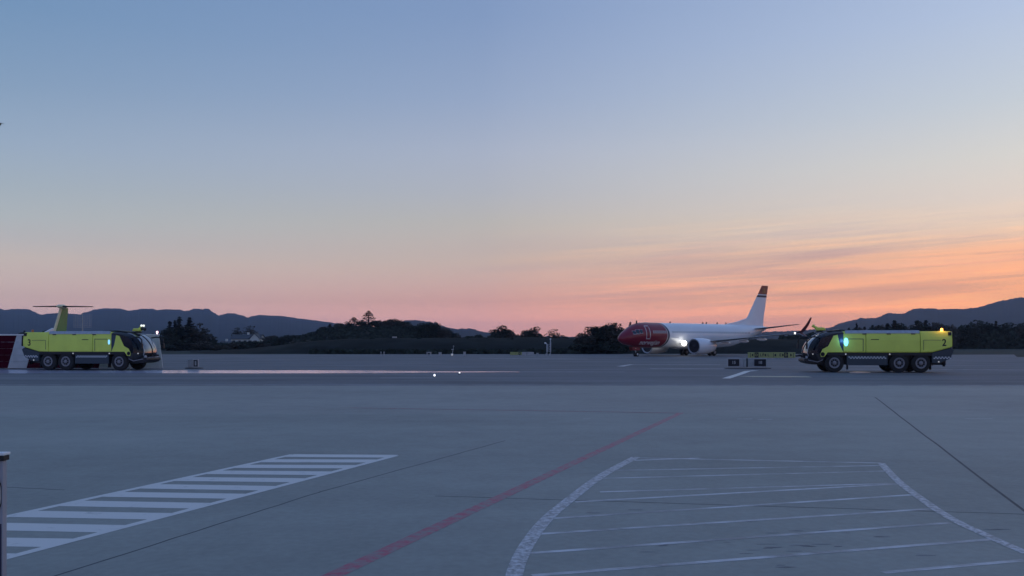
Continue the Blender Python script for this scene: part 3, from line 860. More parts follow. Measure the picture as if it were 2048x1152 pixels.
# ------------------------------------------------------------------ far buildings
def house(name, px0, px1, D, ywall, yridge, label, gable=None, base=0.0, depth=7.0, windows=3):
    x0, x1 = X_at(px0, D), X_at(px1, D); zw, zr = Z_at(ywall, D), Z_at(yridge, D)
    root = empty(name, ((x0 + x1) / 2, D, base)); hw = (x1 - x0) / 2; zw -= base; zr -= base
    b = MB(); b.box(-hw, hw, 0, depth, -.1, zw)
    b.prism([(0, zw), (depth, zw), (depth / 2, zr - .06)], -hw + .02, hw - .02, 'x'); b.build('wall', M['house_wall'], root)
    b = MB()
    for s in (0, 1):
        y0 = -.4 if s == 0 else depth + .4
        b.add([(-hw - .3, y0, zw - .25), (hw + .3, y0, zw - .25), (hw + .3, depth / 2, zr), (-hw - .3, depth / 2, zr),
               (-hw - .3, y0, zw - .13), (hw + .3, y0, zw - .13), (hw + .3, depth / 2, zr + .15), (-hw - .3, depth / 2, zr + .15)],
              [(0, 1, 2, 3), (4, 7, 6, 5), (0, 4, 5, 1), (2, 6, 7, 3), (0, 3, 7, 4), (1, 5, 6, 2)])
    rf = b.build('roof', M['house_roof'], root)
    b = MB(); b.box(-.35, .35, depth / 2 - .3, depth / 2 + .3, zr - .3, zr + .9); b.build('chimney', M['house_wall'], rf)
    if gable:
        gx, gw = gable
        b = MB(); b.prism([(gx - gw, -.1), (gx + gw, -.1), (gx + gw, zw), (gx, zr + .3), (gx - gw, zw)], -1.2, depth / 2); b.build('gable', M['house_wall'], root)
        b = MB()
        for s in (-1, 1):
            b.prism([(gx, zr + .33), (gx, zr + .5), (gx + s * (gw + .35), zw + .0), (gx + s * (gw + .35), zw - .17)], -1.5, depth / 2)
        b.build('roof', M['house_roof'], root)
    for k in range(windows):
        x = -hw + (k + .5) * 2 * hw / windows
        yy = -.02 if not (gable and abs(x - gable[0]) < gable[1]) else -1.22
        b = MB(); b.box(x - .45, x + .45, yy - .03, yy + .02, zw - 1.9, zw - .7); b.build('window', M['house_glass'], root)
    tag(root, label, 'house')
    return root

house('farmhouse', 462, 519, 300, 677, 669.5, 'white farmhouse with a pointed gable half hidden by bushes', gable=(3.6, 1.6), windows=5)
house('outbuilding', 437, 456, 285, 689, 683, 'small white outbuilding with dark roof left of the farmhouse', windows=2)
house('cottage', 637, 648, 330, 671, 667, 'tiny pale cottage beside a small dark spruce', windows=2, base=2.0)
house('barn', 575, 586, 300, 688, 684, 'tiny pale barn low among the dark bushes', windows=1)
b = MB(); b.box(-.45, .45, -.4, .4, 0, .5)
root = empty('hut', (X_at(789, 186), 186, 2.95)); b.build('wall', M['sign_white'], root)
b = MB(); b.prism([(-.5, .503), (.5, .503), (.48, .56), (-.48, .58)], -.45, .45); b.build('roof', M['house_roof'], root)
tag(root, 'small pale equipment hut on top of the grass bank', 'hut')

# ------------------------------------------------------------------ blast fence behind the left fire engine
FD = 72.0
fence = empty('blast_fence', (X_at(160, FD), FD, 0))
fx = lambda px: X_at(px, FD) - fence.location.x
rows = 5; ZT, ZB = Z_at(671, FD), 0.04
SEG = [(-330, -330, -150, -168, 'fence_white'), (-150, -168, 33, 15, 'fence_red'), (33, 15, 71, 53, 'fence_white'), (71, 53, 215, 197, 'fence_red'), (215, 197, 318, 326, 'fence_white')]
for t0, b0, t1, b1, mk in SEG:
    for r_ in range(rows):
        u0, u1 = r_ / rows, (r_ + 1) / rows
        def ex(t, b_, u): return fx(b_ + (t - b_) * u)
        z0, z1 = ZB + (ZT - ZB) * u0 + .004, ZB + (ZT - ZB) * u1 - .004
        off = .012 * (r_ % 2)
        b = MB(); b.prism([(ex(t0, b0, u0) + .008, z0), (ex(t1, b1, u0) - .008, z0), (ex(t1, b1, u1) - .008, z1), (ex(t0, b0, u1) + .008, z1)], -off, .06)
        b.build('board', M[mk], fence, bevel=.01)
b = MB(); b.box(fx(-330), fx(318), -.05, .12, ZT + .002, ZT + .12); b.build('capping_rail', M['fence_cap'], fence)
for px in range(-300, 318, 62):
    b = MB(); b.box(fx(px) - .06, fx(px) + .06, .07, .22, 0, ZT - .05)
    b.tube([(fx(px), .2, ZT * .85), (fx(px), 1.5, 0.0)], .05, 6); b.build('post', M['galv'], fence)
tag(fence, 'long red and white boarded blast fence behind the left fire engine', 'fence')
b = MB(); b.lathe([(.05, 0), (.05, .1), (.085, .11), (.085, .2), (.05, .25), (.002, .26)], n=10)
o = b.build('obstruction_lamp', M['red_lamp'], None, smooth=True); o.location = (X_at(314, FD), FD + .03, ZT + .12)
tag(o, 'lit pinkish lamp on the right end of the blast fence', 'lamp')
b = MB(); b.tube([(0, 0, 0), (0, 0, 2.6), (.25, 0, 3.3)], [.06, .05, .09], 7)
o = b.build('leaning_post', M['black'], None); o.location = (X_at(44, 78), 78, 0)
tag(o, 'short dark leaning post sticking up behind the blast fence', 'post')

# lattice antenna mast behind the fence
mast = empty('antenna_mast', (X_at(165, 84), 84, 0))
b = MB(); b.tube([(0, 0, 0), (0, 0, Z_at(626, 84))], [.09, .06], 8); b.build('pole', M['galv'], mast)
for s in (-1, 1):
    b = MB(); x0, x1 = (s * .18, s * .85); z0, z1 = Z_at(655, 84), Z_at(629, 84)
    for k in range(5):
        x = x0 + (x1 - x0) * k / 4; b.box(x - .011, x + .011, -.012, .012, z0, z1)
    for k in range(7):
        z = z0 + (z1 - z0) * k / 6; b.box(min(0, x1), max(0, x1), -.010, .010, z - .01, z + .01)
    b.build('mesh_panel', M['galv'], mast)
tag(mast, 'thin pole with two see through mesh panels above the left fire engine', 'mast')

# ------------------------------------------------------------------ T-tail propeller plane behind the fence
def wing_shape(mb, stations, n=10):
    """stations: (x_le, chord, thickness, y, z); closed aerofoil loft"""
    secs = []
    for xl, c, th, y, z in stations:
        up, dn = [], []
        for k in range(n + 1):
            u = k / n
            t = 5 * th * c * (.2969 * math.sqrt(u) - .126 * u - .3516 * u * u + .2843 * u ** 3 - .1015 * u ** 4)
            up.append((xl + u * c, y, z + t)); dn.append((xl + u * c, y, z - t * .75))
        secs.append(up + dn[-2:0:-1])
    return mb.loft(secs)


def fin_shape(mb, stations, n=10):
    """stations: (x_le, chord, thickness, z) in the plane y=0"""
    secs = []
    for xl, c, th, z in stations:
        a, d = [], []
        for k in range(n + 1):
            u = k / n
            t = 5 * th * c * (.2969 * math.sqrt(u) - .126 * u - .3516 * u * u + .2843 * u ** 3 - .1015 * u ** 4)
            a.append((xl + u * c, t, z)); d.append((xl + u * c, -t, z))
        secs.append(a + d[-2:0:-1])
    return mb.loft(secs)


def fuselage_sections(secs, n=20):
    """secs: (x, half width, half height, z centre)"""
    return [[(x, a * math.sin(2 * PI * k / n), zc + c * math.cos(2 * PI * k / n)) for k in range(n)] for x, a, c, zc in secs]

TD = 84.0
tp = empty('propeller_plane', (X_at(122, TD), TD, 0), R(94))       # local x runs from nose to tail; origin under the fin
b = MB(); b.loft(fuselage_sections([(-11.6, .05, .05, 1.7), (-11.2, .4, .38, 1.72), (-10, .7, .68, 1.85), (-8.6, .78, .8, 1.98), (-3.5, .78, .82, 2.0), (-1, .5, .55, 2.25), (1.4, .08, .12, 2.6)]))
b.build('fuselage', M['white_skin'], tp, smooth=True)
zt = Z_at(613, TD)
b = MB(); fin_shape(b, [(-1.9, 2.9, .05, 2.3), (.1, 1.5, .05, zt - .1)])
b.build('fin', M['fin_green'], tp, smooth=True)
b = MB(); fin_shape(b, [(-2.28, .62, .24, 2.3), (-.2, .6, .26, zt - .12)]); b.build('leading_edge', M['fin_yellow'], tp, smooth=True)
b = MB(); b.prism([(-5.2, 2.7), (-2.0, 2.5), (-1.75, 3.6)], -.09, .09); b.build('fin_fillet', M['white_skin'], tp)
hs = 54 * TD / F
b = MB()
for s in (-1, 1):
    wing_shape(b, [(-.4, 1.4, .12, 0, zt), (.1, .95, .10, s * hs / .97, zt + .0)])
b.build('tailplane', M['bark'], tp, smooth=True)
b = MB(); b.sphere((.2, 0, zt), .2, sc_=(5, 1.6, 1)); b.build('bullet_fairing', M['fin_yellow'], tp, smooth=True)
for s in (-1, 1):
    b = MB(); wing_shape(b, [(-8.0, 2.1, .07, s * .5, 1.35), (-7.6, 1.1, .06, s * 7.6, 1.75)]); b.build('wing', M['white_skin'], tp, smooth=True)
    b = MB(); b.lathe([(.02, -9.6), (.3, -9.3), (.38, -8.6), (.36, -7.4), (.1, -6.2)], (0, s * 2.4, 1.6), 'x', 14); e = b.build('engine', M['white_skin'], tp, smooth=True)
    b = MB()
    for k in range(4):
        a = R(45 + 90 * k); b.tube([(-9.45, s * 2.4, 1.6), (-9.45, s * 2.4 + math.cos(a) * .55, 1.6 + math.sin(a) * .55), (-9.45, s * 2.4 + math.cos(a) * 1.1, 1.6 + math.sin(a) * 1.1)], [.05, .09, .03], 6)
    b.build('propeller', M['black'], e)
    b = MB(); b.tube([(-7.4, s * 2.4, 1.4), (-7.4, s * 2.4, .35)], .07); b.lathe([(.2, -.1), (.34, -.09), (.34, .09), (.2, .1)], (-7.4, s * 2.4, .34), 'y', 14); b.build('main_gear', M['rubber'], tp)
b = MB(); b.tube([(-10.6, 0, 1.4), (-10.6, 0, .3)], .06); b.lathe([(.15, -.08), (.28, -.07), (.28, .07), (.15, .08)], (-10.6, 0, .28), 'y', 14); b.build('nose_gear', M['rubber'], tp)
b = MB()
for s in (-1, 1):
    b.box(-10.1, -9.6, s * .66 - .05, s * .66 + .05, 2.1, 2.35)
b.build('cockpit_window', M['ac_glass'], tp)
tag(tp, 'small propeller plane with green T-tail and white crown behind the fence', 'airplane')

# ------------------------------------------------------------------ airliner
AT = R(40)
nose = Vector((X_at(1237, 130), 130, 0))
pl = empty('airliner', nose, AT)                 # local +x aft, local -y = the side towards us
FS = [(0.0, .04, .04, 2.72), (.12, .26, .26, 2.73), (.4, .55, .54, 2.77), (1.0, .93, .90, 2.86), (1.8, 1.26, 1.24, 2.98), (2.6, 1.5, 1.52, 3.12), (3.4, 1.66, 1.76, 3.25), (4.4, 1.79, 1.92, 3.32), (5.8, 1.87, 2.0, 3.33), (7.5, 1.88, 2.0, 3.33),
      (12, 1.88, 2.0, 3.33), (18, 1.88, 2.0, 3.33), (25, 1.88, 2.0, 3.33), (28, 1.84, 1.92, 3.42), (31, 1.62, 1.62, 3.70), (34, 1.22, 1.2, 4.08), (36.5, .78, .8, 4.42), (38.4, .42, .46, 4.68), (39.4, .18, .2, 4.82)]


def fus(x):
    for k in range(len(FS) - 1):
        if FS[k][0] <= x <= FS[k + 1][0]:
            t = (x - FS[k][0]) / (FS[k + 1][0] - FS[k][0])
            return tuple(FS[k][i] * (1 - t) + FS[k + 1][i] * t for i in (1, 2, 3))
    return FS[-1][1:]


def on_skin(x, z, side=-1, off=.012):
    a, c, zc = fus(x)
    u = max(-1, min(1, (z - zc) / c))
    return (x, side * (a * math.sqrt(max(0, 1 - u * u)) + off), z)


def fus_loft(xs, bow0, bow1, name, m, n=40):
    """skin between two bowed frames"""
    secs = []
    for i, x in enumerate(xs):
        t = i / (len(xs) - 1); ring = []
        for k in range(n):
            cz = math.cos(2 * PI * k / n); b_ = (bow0 * (1 - t) + bow1 * t) * (1 - cz * cz)
            xx = x + b_; a, c, zc = fus(xx)
            ring.append((xx, a * math.sin(2 * PI * k / n), zc + c * cz))
        secs.append(ring)
    b = MB(); b.loft(secs); return b.build(name, m, pl, smooth=True)

XR = 8.6
fus_loft([0, .05, .12, .25, .4, .7, 1, 1.4, 1.8, 2.2, 2.6, 3, 3.4, 3.9, 4.4, 5, 5.8, 6.6, 7.5, XR], 0, .75, 'nose_section', M['red_skin'])
fus_loft([XR + .01, XR + .08, XR + .12], .75, .75, 'white_stripe', M['pale_print'])
fus_loft([XR + .13, XR + .4, XR + .52], .75, .75, 'navy_stripe', M['navy_skin'])
fus_loft([XR + .53, 10.6, 14, 18, 22, 25, 26.5, 28, 29.5, 31, 32.5, 34, 35.2, 36.5, 37.5, 38.4, 39, 39.4], .75, 0, 'fuselage', M['white_skin'])
b = MB(); b.loft(fuselage_sections([(12.5, .3, .1, 1.5), (13.5, 1.5, .4, 1.6), (15, 1.95, .62, 1.65), (19.5, 1.95, .62, 1.65), (21.5, 1.4, .4, 1.6), (22.5, .3, .1, 1.5)])); b.build('belly_fairing', M['white_skin'], pl, smooth=True)


def skin_strip(mb, pts, w, side=-1, off=.014):
    """ribbon following the skin; pts in (x, z)"""
    n = len(pts)
    vs = []
    for i, p in enumerate(pts):
        q0, q1 = pts[max(0, i - 1)], pts[min(n - 1, i + 1)]
        dx, dz = q1[0] - q0[0], q1[1] - q0[1]; l = math.hypot(dx, dz) or 1
        vs += [on_skin(p[0] - dz / l * w / 2, p[1] + dx / l * w / 2, side, off), on_skin(p[0] + dz / l * w / 2, p[1] - dx / l * w / 2, side, off)]
    mb.add(vs, [(2 * i, 2 * i + 1, 2 * i + 3, 2 * i + 2) for i in range(n - 1)])


def skin_patch(mb, x0, x1, z0, z1, side=-1, off=.014, n=3):
    vs = [on_skin(x0 + (x1 - x0) * i / n, z0 + (z1 - z0) * j / n, side, off) for i in range(n + 1) for j in range(n + 1)]
    mb.add(vs, [(i * (n + 1) + j, i * (n + 1) + j + 1, (i + 1) * (n + 1) + j + 1, (i + 1) * (n + 1) + j) for i in range(n) for j in range(n)])

for side in (-1, 1):
    b = MB()
    dx0, dx1, dz0, dz1 = 4.45, 5.25, 2.75, 4.75
    path = [(dx0, dz0)] + [(dx0, dz0 + (dz1 - dz0) * k / 6) for k in range(1, 7)] + [(dx1, dz1)] + [(dx1, dz1 - (dz1 - dz0) * k / 6) for k in range(1, 7)] + [(dx0, dz0)]
    skin_strip(b, path, .10, side); b.build('door_outline', M['pale_print'], pl, fix=False)
    for k in range(7):
        x = 5.95 + k * .47
        b = MB(); skin_patch(b, x, x + .30, 3.62, 4.02, side, .012); w_ = b.build('window', M['pale_print'], pl, fix=False)
        b = MB(); skin_patch(b, x + .06, x + .24, 3.68, 3.96, side, .018); b.build('pane', M['ac_glass'], w_, fix=False)
    b = MB(); x = 10.6
    while x < 32:
        skin_patch(b, x, x + .26, 3.68, 4.0, side, .012, 2); x += .52
    tag(b.build('window_row', M['dim_glass'], pl, fix=False), kind='stuff')
    # cockpit panes
    for x0, x1, z0, z1 in ((2.0, 2.5, 3.45, 3.95), (2.58, 3.1, 3.5, 4.15), (3.2, 3.7, 3.6, 4.15)):
        b = MB(); skin_patch(b, x0, x1, z0, z1, side, .012)
        w_ = b.build('cockpit_window', M['ac_glass'], pl, fix=False)
        b = MB(); skin_strip(b, [(x0, z0), (x1, z0), (x1, z1), (x0, z1), (x0, z0)], .05, side, .018); b.build('frame', M['pale_print'], w_, fix=False)
    # operator's name along the nose
    vs, fs = text_mesh('norwegian', .95, .012)
    w_ = max(v[0] for v in vs) - min(v[0] for v in vs); k = 4.3 / w_
    pts = []
    for v in vs:
        xx = 5.6 + (v[0] * k if side < 0 else -v[0] * k); pts.append(on_skin(xx, 2.15 + v[1] * k * .95, side, .02))
    b = MB(); b.add(pts, fs); b.build('name_lettering', M['pale_print'], pl, fix=False)
    # wing, winglet, flap fairings
    b = MB()
    wing_shape(b, [(12.6, 7.8, .055, side * 1.2, 1.95), (14.4, 5.6, .06, side * 4.6, 2.30), (16.2, 4.1, .055, side * 8.0, 2.66), (20.0, 2.2, .05, side * 15.0, 3.40), (21.1, 1.6, .05, side * 17.2, 3.66)])
    wg = b.build('wing', M['wing_grey'], pl, smooth=True)
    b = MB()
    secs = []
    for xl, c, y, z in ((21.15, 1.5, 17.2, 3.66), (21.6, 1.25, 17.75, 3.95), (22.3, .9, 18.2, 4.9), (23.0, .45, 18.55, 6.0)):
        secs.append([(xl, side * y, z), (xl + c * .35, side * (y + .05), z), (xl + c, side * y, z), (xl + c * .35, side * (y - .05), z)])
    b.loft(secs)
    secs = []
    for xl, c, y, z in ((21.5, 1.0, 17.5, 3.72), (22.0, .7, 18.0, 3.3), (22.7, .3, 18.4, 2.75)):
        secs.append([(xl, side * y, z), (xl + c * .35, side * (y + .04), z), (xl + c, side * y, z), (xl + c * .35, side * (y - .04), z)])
    b.loft(secs); b.build('winglet', M['shaded_red_skin'], wg, smooth=True)
    for yy, xx, zz in ((3.4, 18.6, 1.75), (6.0, 18.8, 2.05), (9.0, 19.5, 2.35), (11.8, 20.3, 2.65)):
        b = MB(); b.sphere((xx, side * yy, zz), .2, 10, 8, (7, 1, 1.15)); b.build('flap_fairing', M['white_skin'], wg, smooth=True)
    # engine
    b = MB(); b.lathe([(1.02, 10.4), (1.16, 10.3), (1.24, 10.5), (1.31, 11.2), (1.32, 12.4), (1.2, 13.6), (.95, 14.8), (.82, 15.0)], (1.8, side * 4.83, 1.56), 'x', 28)
    en = b.build('engine', M['white_skin'], pl, smooth=True)
    b = MB(); b.lathe([(1.0, 10.42), (1.06, 10.29), (1.15, 10.26), (1.2, 10.33), (1.17, 10.42)], (1.8, side * 4.83, 1.56), 'x', 28); b.build('intake_lip', M['steel'], en, smooth=True)
    b = MB(); b.lathe([(1.0, 10.395), (.3, 10.38), (.02, 10.2)], (1.8, side * 4.83, 1.56), 'x', 24); b.build('fan', M['fan'], en)
    b = MB(); b.lathe([(.7, 14.9), (.55, 15.6), (.1, 16.2)], (1.8, side * 4.83, 1.56), 'x', 20); b.build('exhaust', M['steel'], en, smooth=True)
    b = MB(); b.prism([(13.2, 2.6), (15.4, 2.7), (18, 2.25), (16.8, 1.9), (14.6, 2.0)], side * 4.83 - .16, side * 4.83 + .16); b.build('pylon', M['white_skin'], en, bevel=.05)
    # tailplane
    b = MB(); wing_shape(b, [(33.6, 4.3, .05, side * .5, 4.55), (37.6, 1.5, .05, side * 7.2, 5.35)]); b.build('tailplane', M['wing_grey'], pl, smooth=True)
    # main gear
    g = empty('main_gear', (0, 0, 0), 0, pl)
    b = MB(); b.tube([(19.0, side * 2.86, 1.9), (19.4, side * 2.86, .55)], [.14, .1], 10); b.tube([(18.2, side * 2.6, 1.6), (19.3, side * 2.8, .9)], .06, 6); b.build('strut', M['steel'], g)
    for q in (-.43, .43):
        b = MB(); b.lathe([(.28, -.19), (.5, -.2), (.56, -.12), (.56, .12), (.5, .2), (.28, .19)], (19.4, side * 2.86 + q, .56), 'y', 20); b.build('tyre', M['rubber'], g, smooth=True)
        b = MB(); b.lathe([(.05, -.215), (.27, -.205), (.27, .205), (.05, .215)], (19.4, side * 2.86 + q, .56), 'y', 16); b.build('rim', M['rim'], g)
    b = MB(); b.sphere((12.7, side * 2.45, 2.05), .44 if side < 0 else .3, 14, 8); b.build('landing_light', M['landing'], pl, smooth=True)
    b = MB(); b.sphere((21.4, side * 16.9, 3.62), .14, 10, 6); b.build('wingtip_light', M['navlight'], pl, smooth=True)
g = empty('nose_gear', (0, 0, 0), 0, pl)
b = MB(); b.tube([(3.6, 0, 1.7), (4.0, 0, .4)], [.11, .08], 10); b.build('strut', M['steel'], g)
for q in (-.2, .2):
    b = MB(); b.lathe([(.18, -.1), (.32, -.11), (.345, -.06), (.345, .06), (.32, .11), (.18, .1)], (4.0, q, .345), 'y', 18); b.build('tyre', M['rubber'], g, smooth=True)
    b = MB(); b.lathe([(.03, -.12), (.17, -.112), (.17, .112), (.03, .12)], (4.0, q, .345), 'y', 14); b.build('rim', M['checker'], g)
b = MB(); b.sphere((3.55, -.25, 1.25), .11, 10, 6); b.build('taxi_lamp', M['lens'], pl, smooth=True)
b = MB()
for s in (-1, 1): b.prism([(2.7, 1.5), (4.6, 1.42), (4.5, .95), (3.0, .95)], s * .32 - .02, s * .32 + .02)
b.build('gear_door', M['red_skin'], pl)
# fin with dorsal fillet; coloured emblem block at the top
b = MB()
fin_shape(b, [(29.2, 9.2, .045, 5.0), (33.2, 5.3, .05, 6.35), (36.3, 3.15, .045, 10.35)]); fn = b.build('fin', M['white_skin'], pl, smooth=True)
b = MB(); b.prism([(26.2, 5.25), (31.2, 5.15), (33.4, 6.5), (30.0, 5.75)], -.12, .12); b.build('fin_fillet', M['white_skin'], fn, bevel=.04)
b = MB(); fin_shape(b, [(36.31, 3.14, .047, 10.36), (36.58, 2.96, .047, 10.72)]); b.build('stripe', M['navy_skin'], fn, smooth=True)
b = MB(); fin_shape(b, [(36.59, 2.95, .045, 10.725), (36.74, 2.86, .045, 10.92)]); b.build('pale_stripe', M['pale_print'], fn, smooth=True)
b = MB(); fin_shape(b, [(36.75, 2.85, .045, 10.925), (37.95, 2.05, .045, 12.5)]); eb = b.build('emblem', M['tail_art'], fn, smooth=True)
for s in (-1, 1):
    b = MB(); b.prism([(38.0, 11.05), (39.0, 11.1), (39.1, 11.7), (38.6, 12.2), (38.05, 11.7)], s * .085, s * .10); b.build('figure', M['tail_orange'], eb)
# aerials along the roof
for x, hgt in ((3.9, .5), (12, .25), (20.5, .3), (21.5, .3), (24.5, .3), (27, .3)):
    a, c, zc = fus(x); b = MB(); b.prism([(x, zc + c - .03), (x + .35, zc + c - .03), (x + .3, zc + c + hgt), (x + .15, zc + c + hgt)], -.03, .03); b.build('aerial', M['black'], pl)
b = MB(); b.sphere((39.45, 0, 4.85), .09, 8, 6); b.build('tail_light', M['lens'], pl, smooth=True)
tag(pl, 'white airliner with red nose and bright landing light taxiing towards us', 'airliner')
for s, e in ((-1, 8.0),):
    ld = bpy.data.lights.new('landing_lamp', 'POINT'); ld.energy = e; ld.color = (1, .96, .88); ld.shadow_soft_size = .2
    lo_ = bpy.data.objects.new('landing_lamp', ld); COL.objects.link(lo_); lo_.parent = pl; lo_.location = (12.4, s * 3.1, 2.1)

# ------------------------------------------------------------------ fire engines
PROF = [(1.74, .92), (1.90, 1.12), (1.96, 1.34), (1.95, 1.58), (1.85, 1.86), (1.68, 2.12), (1.46, 2.36), (1.18, 2.58), (.86, 2.74), (.45, 2.86), (-.05, 2.94), (-.60, 2.96)]
NY = 21


def cab_pt(i, y):
    x, z = PROF[i]; a = abs(y) / 1.5
    fx_ = max(0.0, (x + .6) / 2.56)
    x2 = x - .72 * (a ** 3.0) * fx_ ** 2
    if i >= 7: z2 = z - .16 * a ** 4 * (1 if i > 7 else .6)
    else: z2 = z
    return (x2, y, z2)


def cab_skin(i0, i1, ya=-1.5, yb=1.5, NY=21):
    ys = [ya + (yb - ya) * k / (NY - 1) for k in range(NY)]
    secs = [[cab_pt(i, y) for y in ys] for i in range(i0, i1 + 1)]
    inner = [[(p[0] - .05, p[1] * .985, p[2] - .03) for p in s] for s in secs]
    b = MB(); n = NY; m_ = len(secs)
    vs = [p for s in secs for p in s] + [p for s in inner for p in s]
    fs = []
    for k in range(m_ - 1):
        for j in range(n - 1):
            a = k * n + j
            fs.append((a, a + 1, a + n + 1, a + n)); o_ = m_ * n
            fs.append((o_ + a, o_ + a + n, o_ + a + n + 1, o_ + a + 1))
    b.add(vs, fs); return b


def body_sec(x, zb, ins=0.0, top=2.92):
    pts = [(-1.46, zb), (-1.5, zb + .08), (-1.5, 2.30), (-1.47, 2.52), (-1.41, 2.76), (-1.33, top)]
    pts = pts + [(-y, z) for y, z in pts[::-1]]
    return [(x, y * (1 - ins), z) for y, z in pts]


def make_truck(number, label, lit):
    root = empty('fire_engine')
    tag(root, label, 'fire engine', 'airport fire engines standing on the taxiway')
    # painted locker panels
    b = MB(); b.loft([body_sec(-.62, 1.42), body_sec(-2.18, 1.42)]); dp = b.build('locker_panel', M['lime'], root, bevel=.02)
    b = MB(); b.loft([body_sec(-2.22, 1.42), body_sec(-5.96, 1.42)]); mp = b.build('tank_panel', M['lime'], root, bevel=.02)
    b = MB(); b.loft([body_sec(-6.0, 1.42), body_sec(-6.8, 1.44), body_sec(-8.0, 1.76), body_sec(-8.2, 1.83, .03, 2.88)]); rp = b.build('rear_panel', M['lime'], root, bevel=.02)
    for s in (-1, 1):
        b = MB(); b.box(-2.0, -.95, s * 1.503 - .004, s * 1.503 + .004, 2.36, 2.40); b.box(-2.02, -1.98, s * 1.503 - .004, s * 1.503 + .004, 1.5, 2.40); b.build('door_seam', M['slate'], dp)
        b = MB(); b.box(-3.1, -2.55, s * 1.503 - .004, s * 1.503 + .004, 2.32, 2.37); b.build('badge', M['digit'], mp)
        b = MB(); b.box(-7.4, -6.2, s * 1.503 - .004, s * 1.503 + .004, 2.28, 2.31); b.box(-6.22, -6.19, s * 1.503 - .004, s * 1.503 + .004, 1.6, 2.28); b.build('door_seam', M['slate'], rp)
        vs, fs = text_mesh(number, .68, .012)
        b = MB(); b.add([(-7.62 - v[0] * s * .92, s * 1.508, 2.10 + v[1]) for v in vs], fs); b.build('number_lettering', M['digit'], rp, fix=False)
        # vertical black grille at the rear corner
        b = MB(); b.prism([(-8.21, 2.66), (-8.30, 2.66), (-8.34, 1.88), (-8.25, 1.84)], s * 1.30, s * 1.46); b.build('rear_grille', M['black'], root)
        b = MB(); b.box(-8.13, -7.9, s * 1.36 - .12, s * 1.36 + .12, 2.62, 2.86); b.build('corner_lamp', M['black'], root, bevel=.02)
        # cab side pieces
        E = [cab_pt(i, s * 1.5) for i in range(len(PROF))]; E = [(p[0], p[2]) for p in E]
        y0, y1 = s * 1.44, s * 1.5
        b = MB(); b.prism([E[2], E[3], E[4], E[5], E[6], E[7], (.10, 2.60), (.42, 1.84), (.78, 1.68), (.95, 1.335)], y0, y1); b.build('side_window', M['tinted'], root)
        b = MB(); b.prism([E[0], E[1], E[2], (.95, 1.335), (.74, 1.1), (.80, .92)], y0, y1); b.build('cab_door', M['navy_panel'] if False else M['black'], root)
        b = MB(); b.prism([(.095, 2.605), (-.2, 2.68), (-.36, 1.95), (-.6, 1.43), (.5, 1.43), (.72, 1.13), (.98, 1.11), (1.04, 1.3), (.86, 1.66), (.47, 1.86)], y0, y1 + s * .012); b.build('cab_side', M['lime'], root, bevel=.015)
        b = MB(); b.prism([(-.21, 2.70), (-.6, 2.74), (-.6, 1.44), (-.37, 1.94)], y0, y1 - s * .015); b.build('lamp_recess', M['strobe_panel'], root)
        b = MB(); b.prism([E[7], E[8], E[9], E[10], E[11], (-.6, 2.745), (-.2, 2.69), (.10, 2.61)], y0, y1 - s * .004); b.build('roof_edge', M['black'], root)
        b = MB(); b.lathe([(.075, 0), (.075, .02), (.15, .02), (.15, 0)], (.86, s * 1.515, 1.3), 'y', 14); b.build('hook_ring', M['black'], root)
        # flasher on the locker
        b = MB(); b.sphere((-.80, s * 1.5, 2.16), .2 if lit else .12, 12, 8, (.75, .35, 1.45 if lit else 1.6)); b.build('blue_flasher', M['blue_lamp'] if lit else M['blue_dim'], root, smooth=True)
        # lower skirt with reflective squares
        b = MB(); b.box(-3.72, -.86, s * 1.30, s * 1.455, .52, 1.215); sk_ = b.build('skirt', M['slate'], root, bevel=.02)
        b = MB()
        for x0, x1 in ((-3.62, -.92),):
            n = int((x1 - x0) / .11)
            for k in range(n):
                for r_ in range(2):
                    if (k + r_) % 2 == 0:
                        b.box(x0 + k * .11, x0 + k * .11 + .11, s * 1.458 - .003, s * 1.458 + .003, .98 + r_ * .08, 1.06 + r_ * .08)
        b.build('checker_strip', M['checker'], sk_)
        b = MB(); b.box(-6.78, .6, s * 1.25, s * 1.47, 1.22, 1.405); b.build('lower_band', M['black'], root)
        b = MB(); b.prism([(-6.8, .70), (-6.8, 1.40), (-8.12, 1.73), (-8.3, 1.6), (-8.05, 1.0), (-7.3, .68)], s * .9, s * 1.465); rl = b.build('rear_skirt', M['slate'], root, bevel=.02)
        b = MB()
        for k in range(11):
            for r_ in range(2):
                if (k + r_) % 2 == 0: b.box(-6.9 - k * .11 - .11, -6.9 - k * .11, s * 1.468 - .003, s * 1.468 + .003, .98 + r_ * .08, 1.06 + r_ * .08)
        b.build('checker_strip', M['checker'], rl)
        for x, z in ((-.78, 1.30), (-3.86, 1.30), (1.50, 1.30), (-7.25, .78)):
            b = MB(); b.sphere((x, s * (1.48 if x < 1 else 1.27), z), .055, 10, 6); b.build('side_lamp', M['lens'], root, smooth=True)
        for x in (-.95, -6.75, -7.7):
            b = MB(); b.box(x - .02, x + .02, s * 1.0, s * 1.4, .22 if x > -7.5 else .45, .7); b.build('mud_flap', M['black'], root)
        # wheels
        for x in (0.0, -4.54, -6.05):
            w = empty('wheel', (x, s * 1.22, .68), 0, root)
            b = MB(); b.lathe([(.34, -.2), (.5, -.21), (.62, -.2), (.675, -.14), (.68, 0), (.675, .14), (.62, .2), (.5, .21), (.34, .2)], axis='y', n=32); b.build('tyre', M['rubber'], w, smooth=True)
            b = MB(); q = s * .205
            ring = [[(r_ * math.cos(2 * PI * t / 24), h_, r_ * math.sin(2 * PI * t / 24)) for t in range(24)] for r_, h_ in ((.39, q), (.375, q * 1.12), (.30, q * 1.10), (.275, q), (.39, q))]
            b.loft(ring, caps=False); b.build('rim', M['rim'], w, smooth=True)
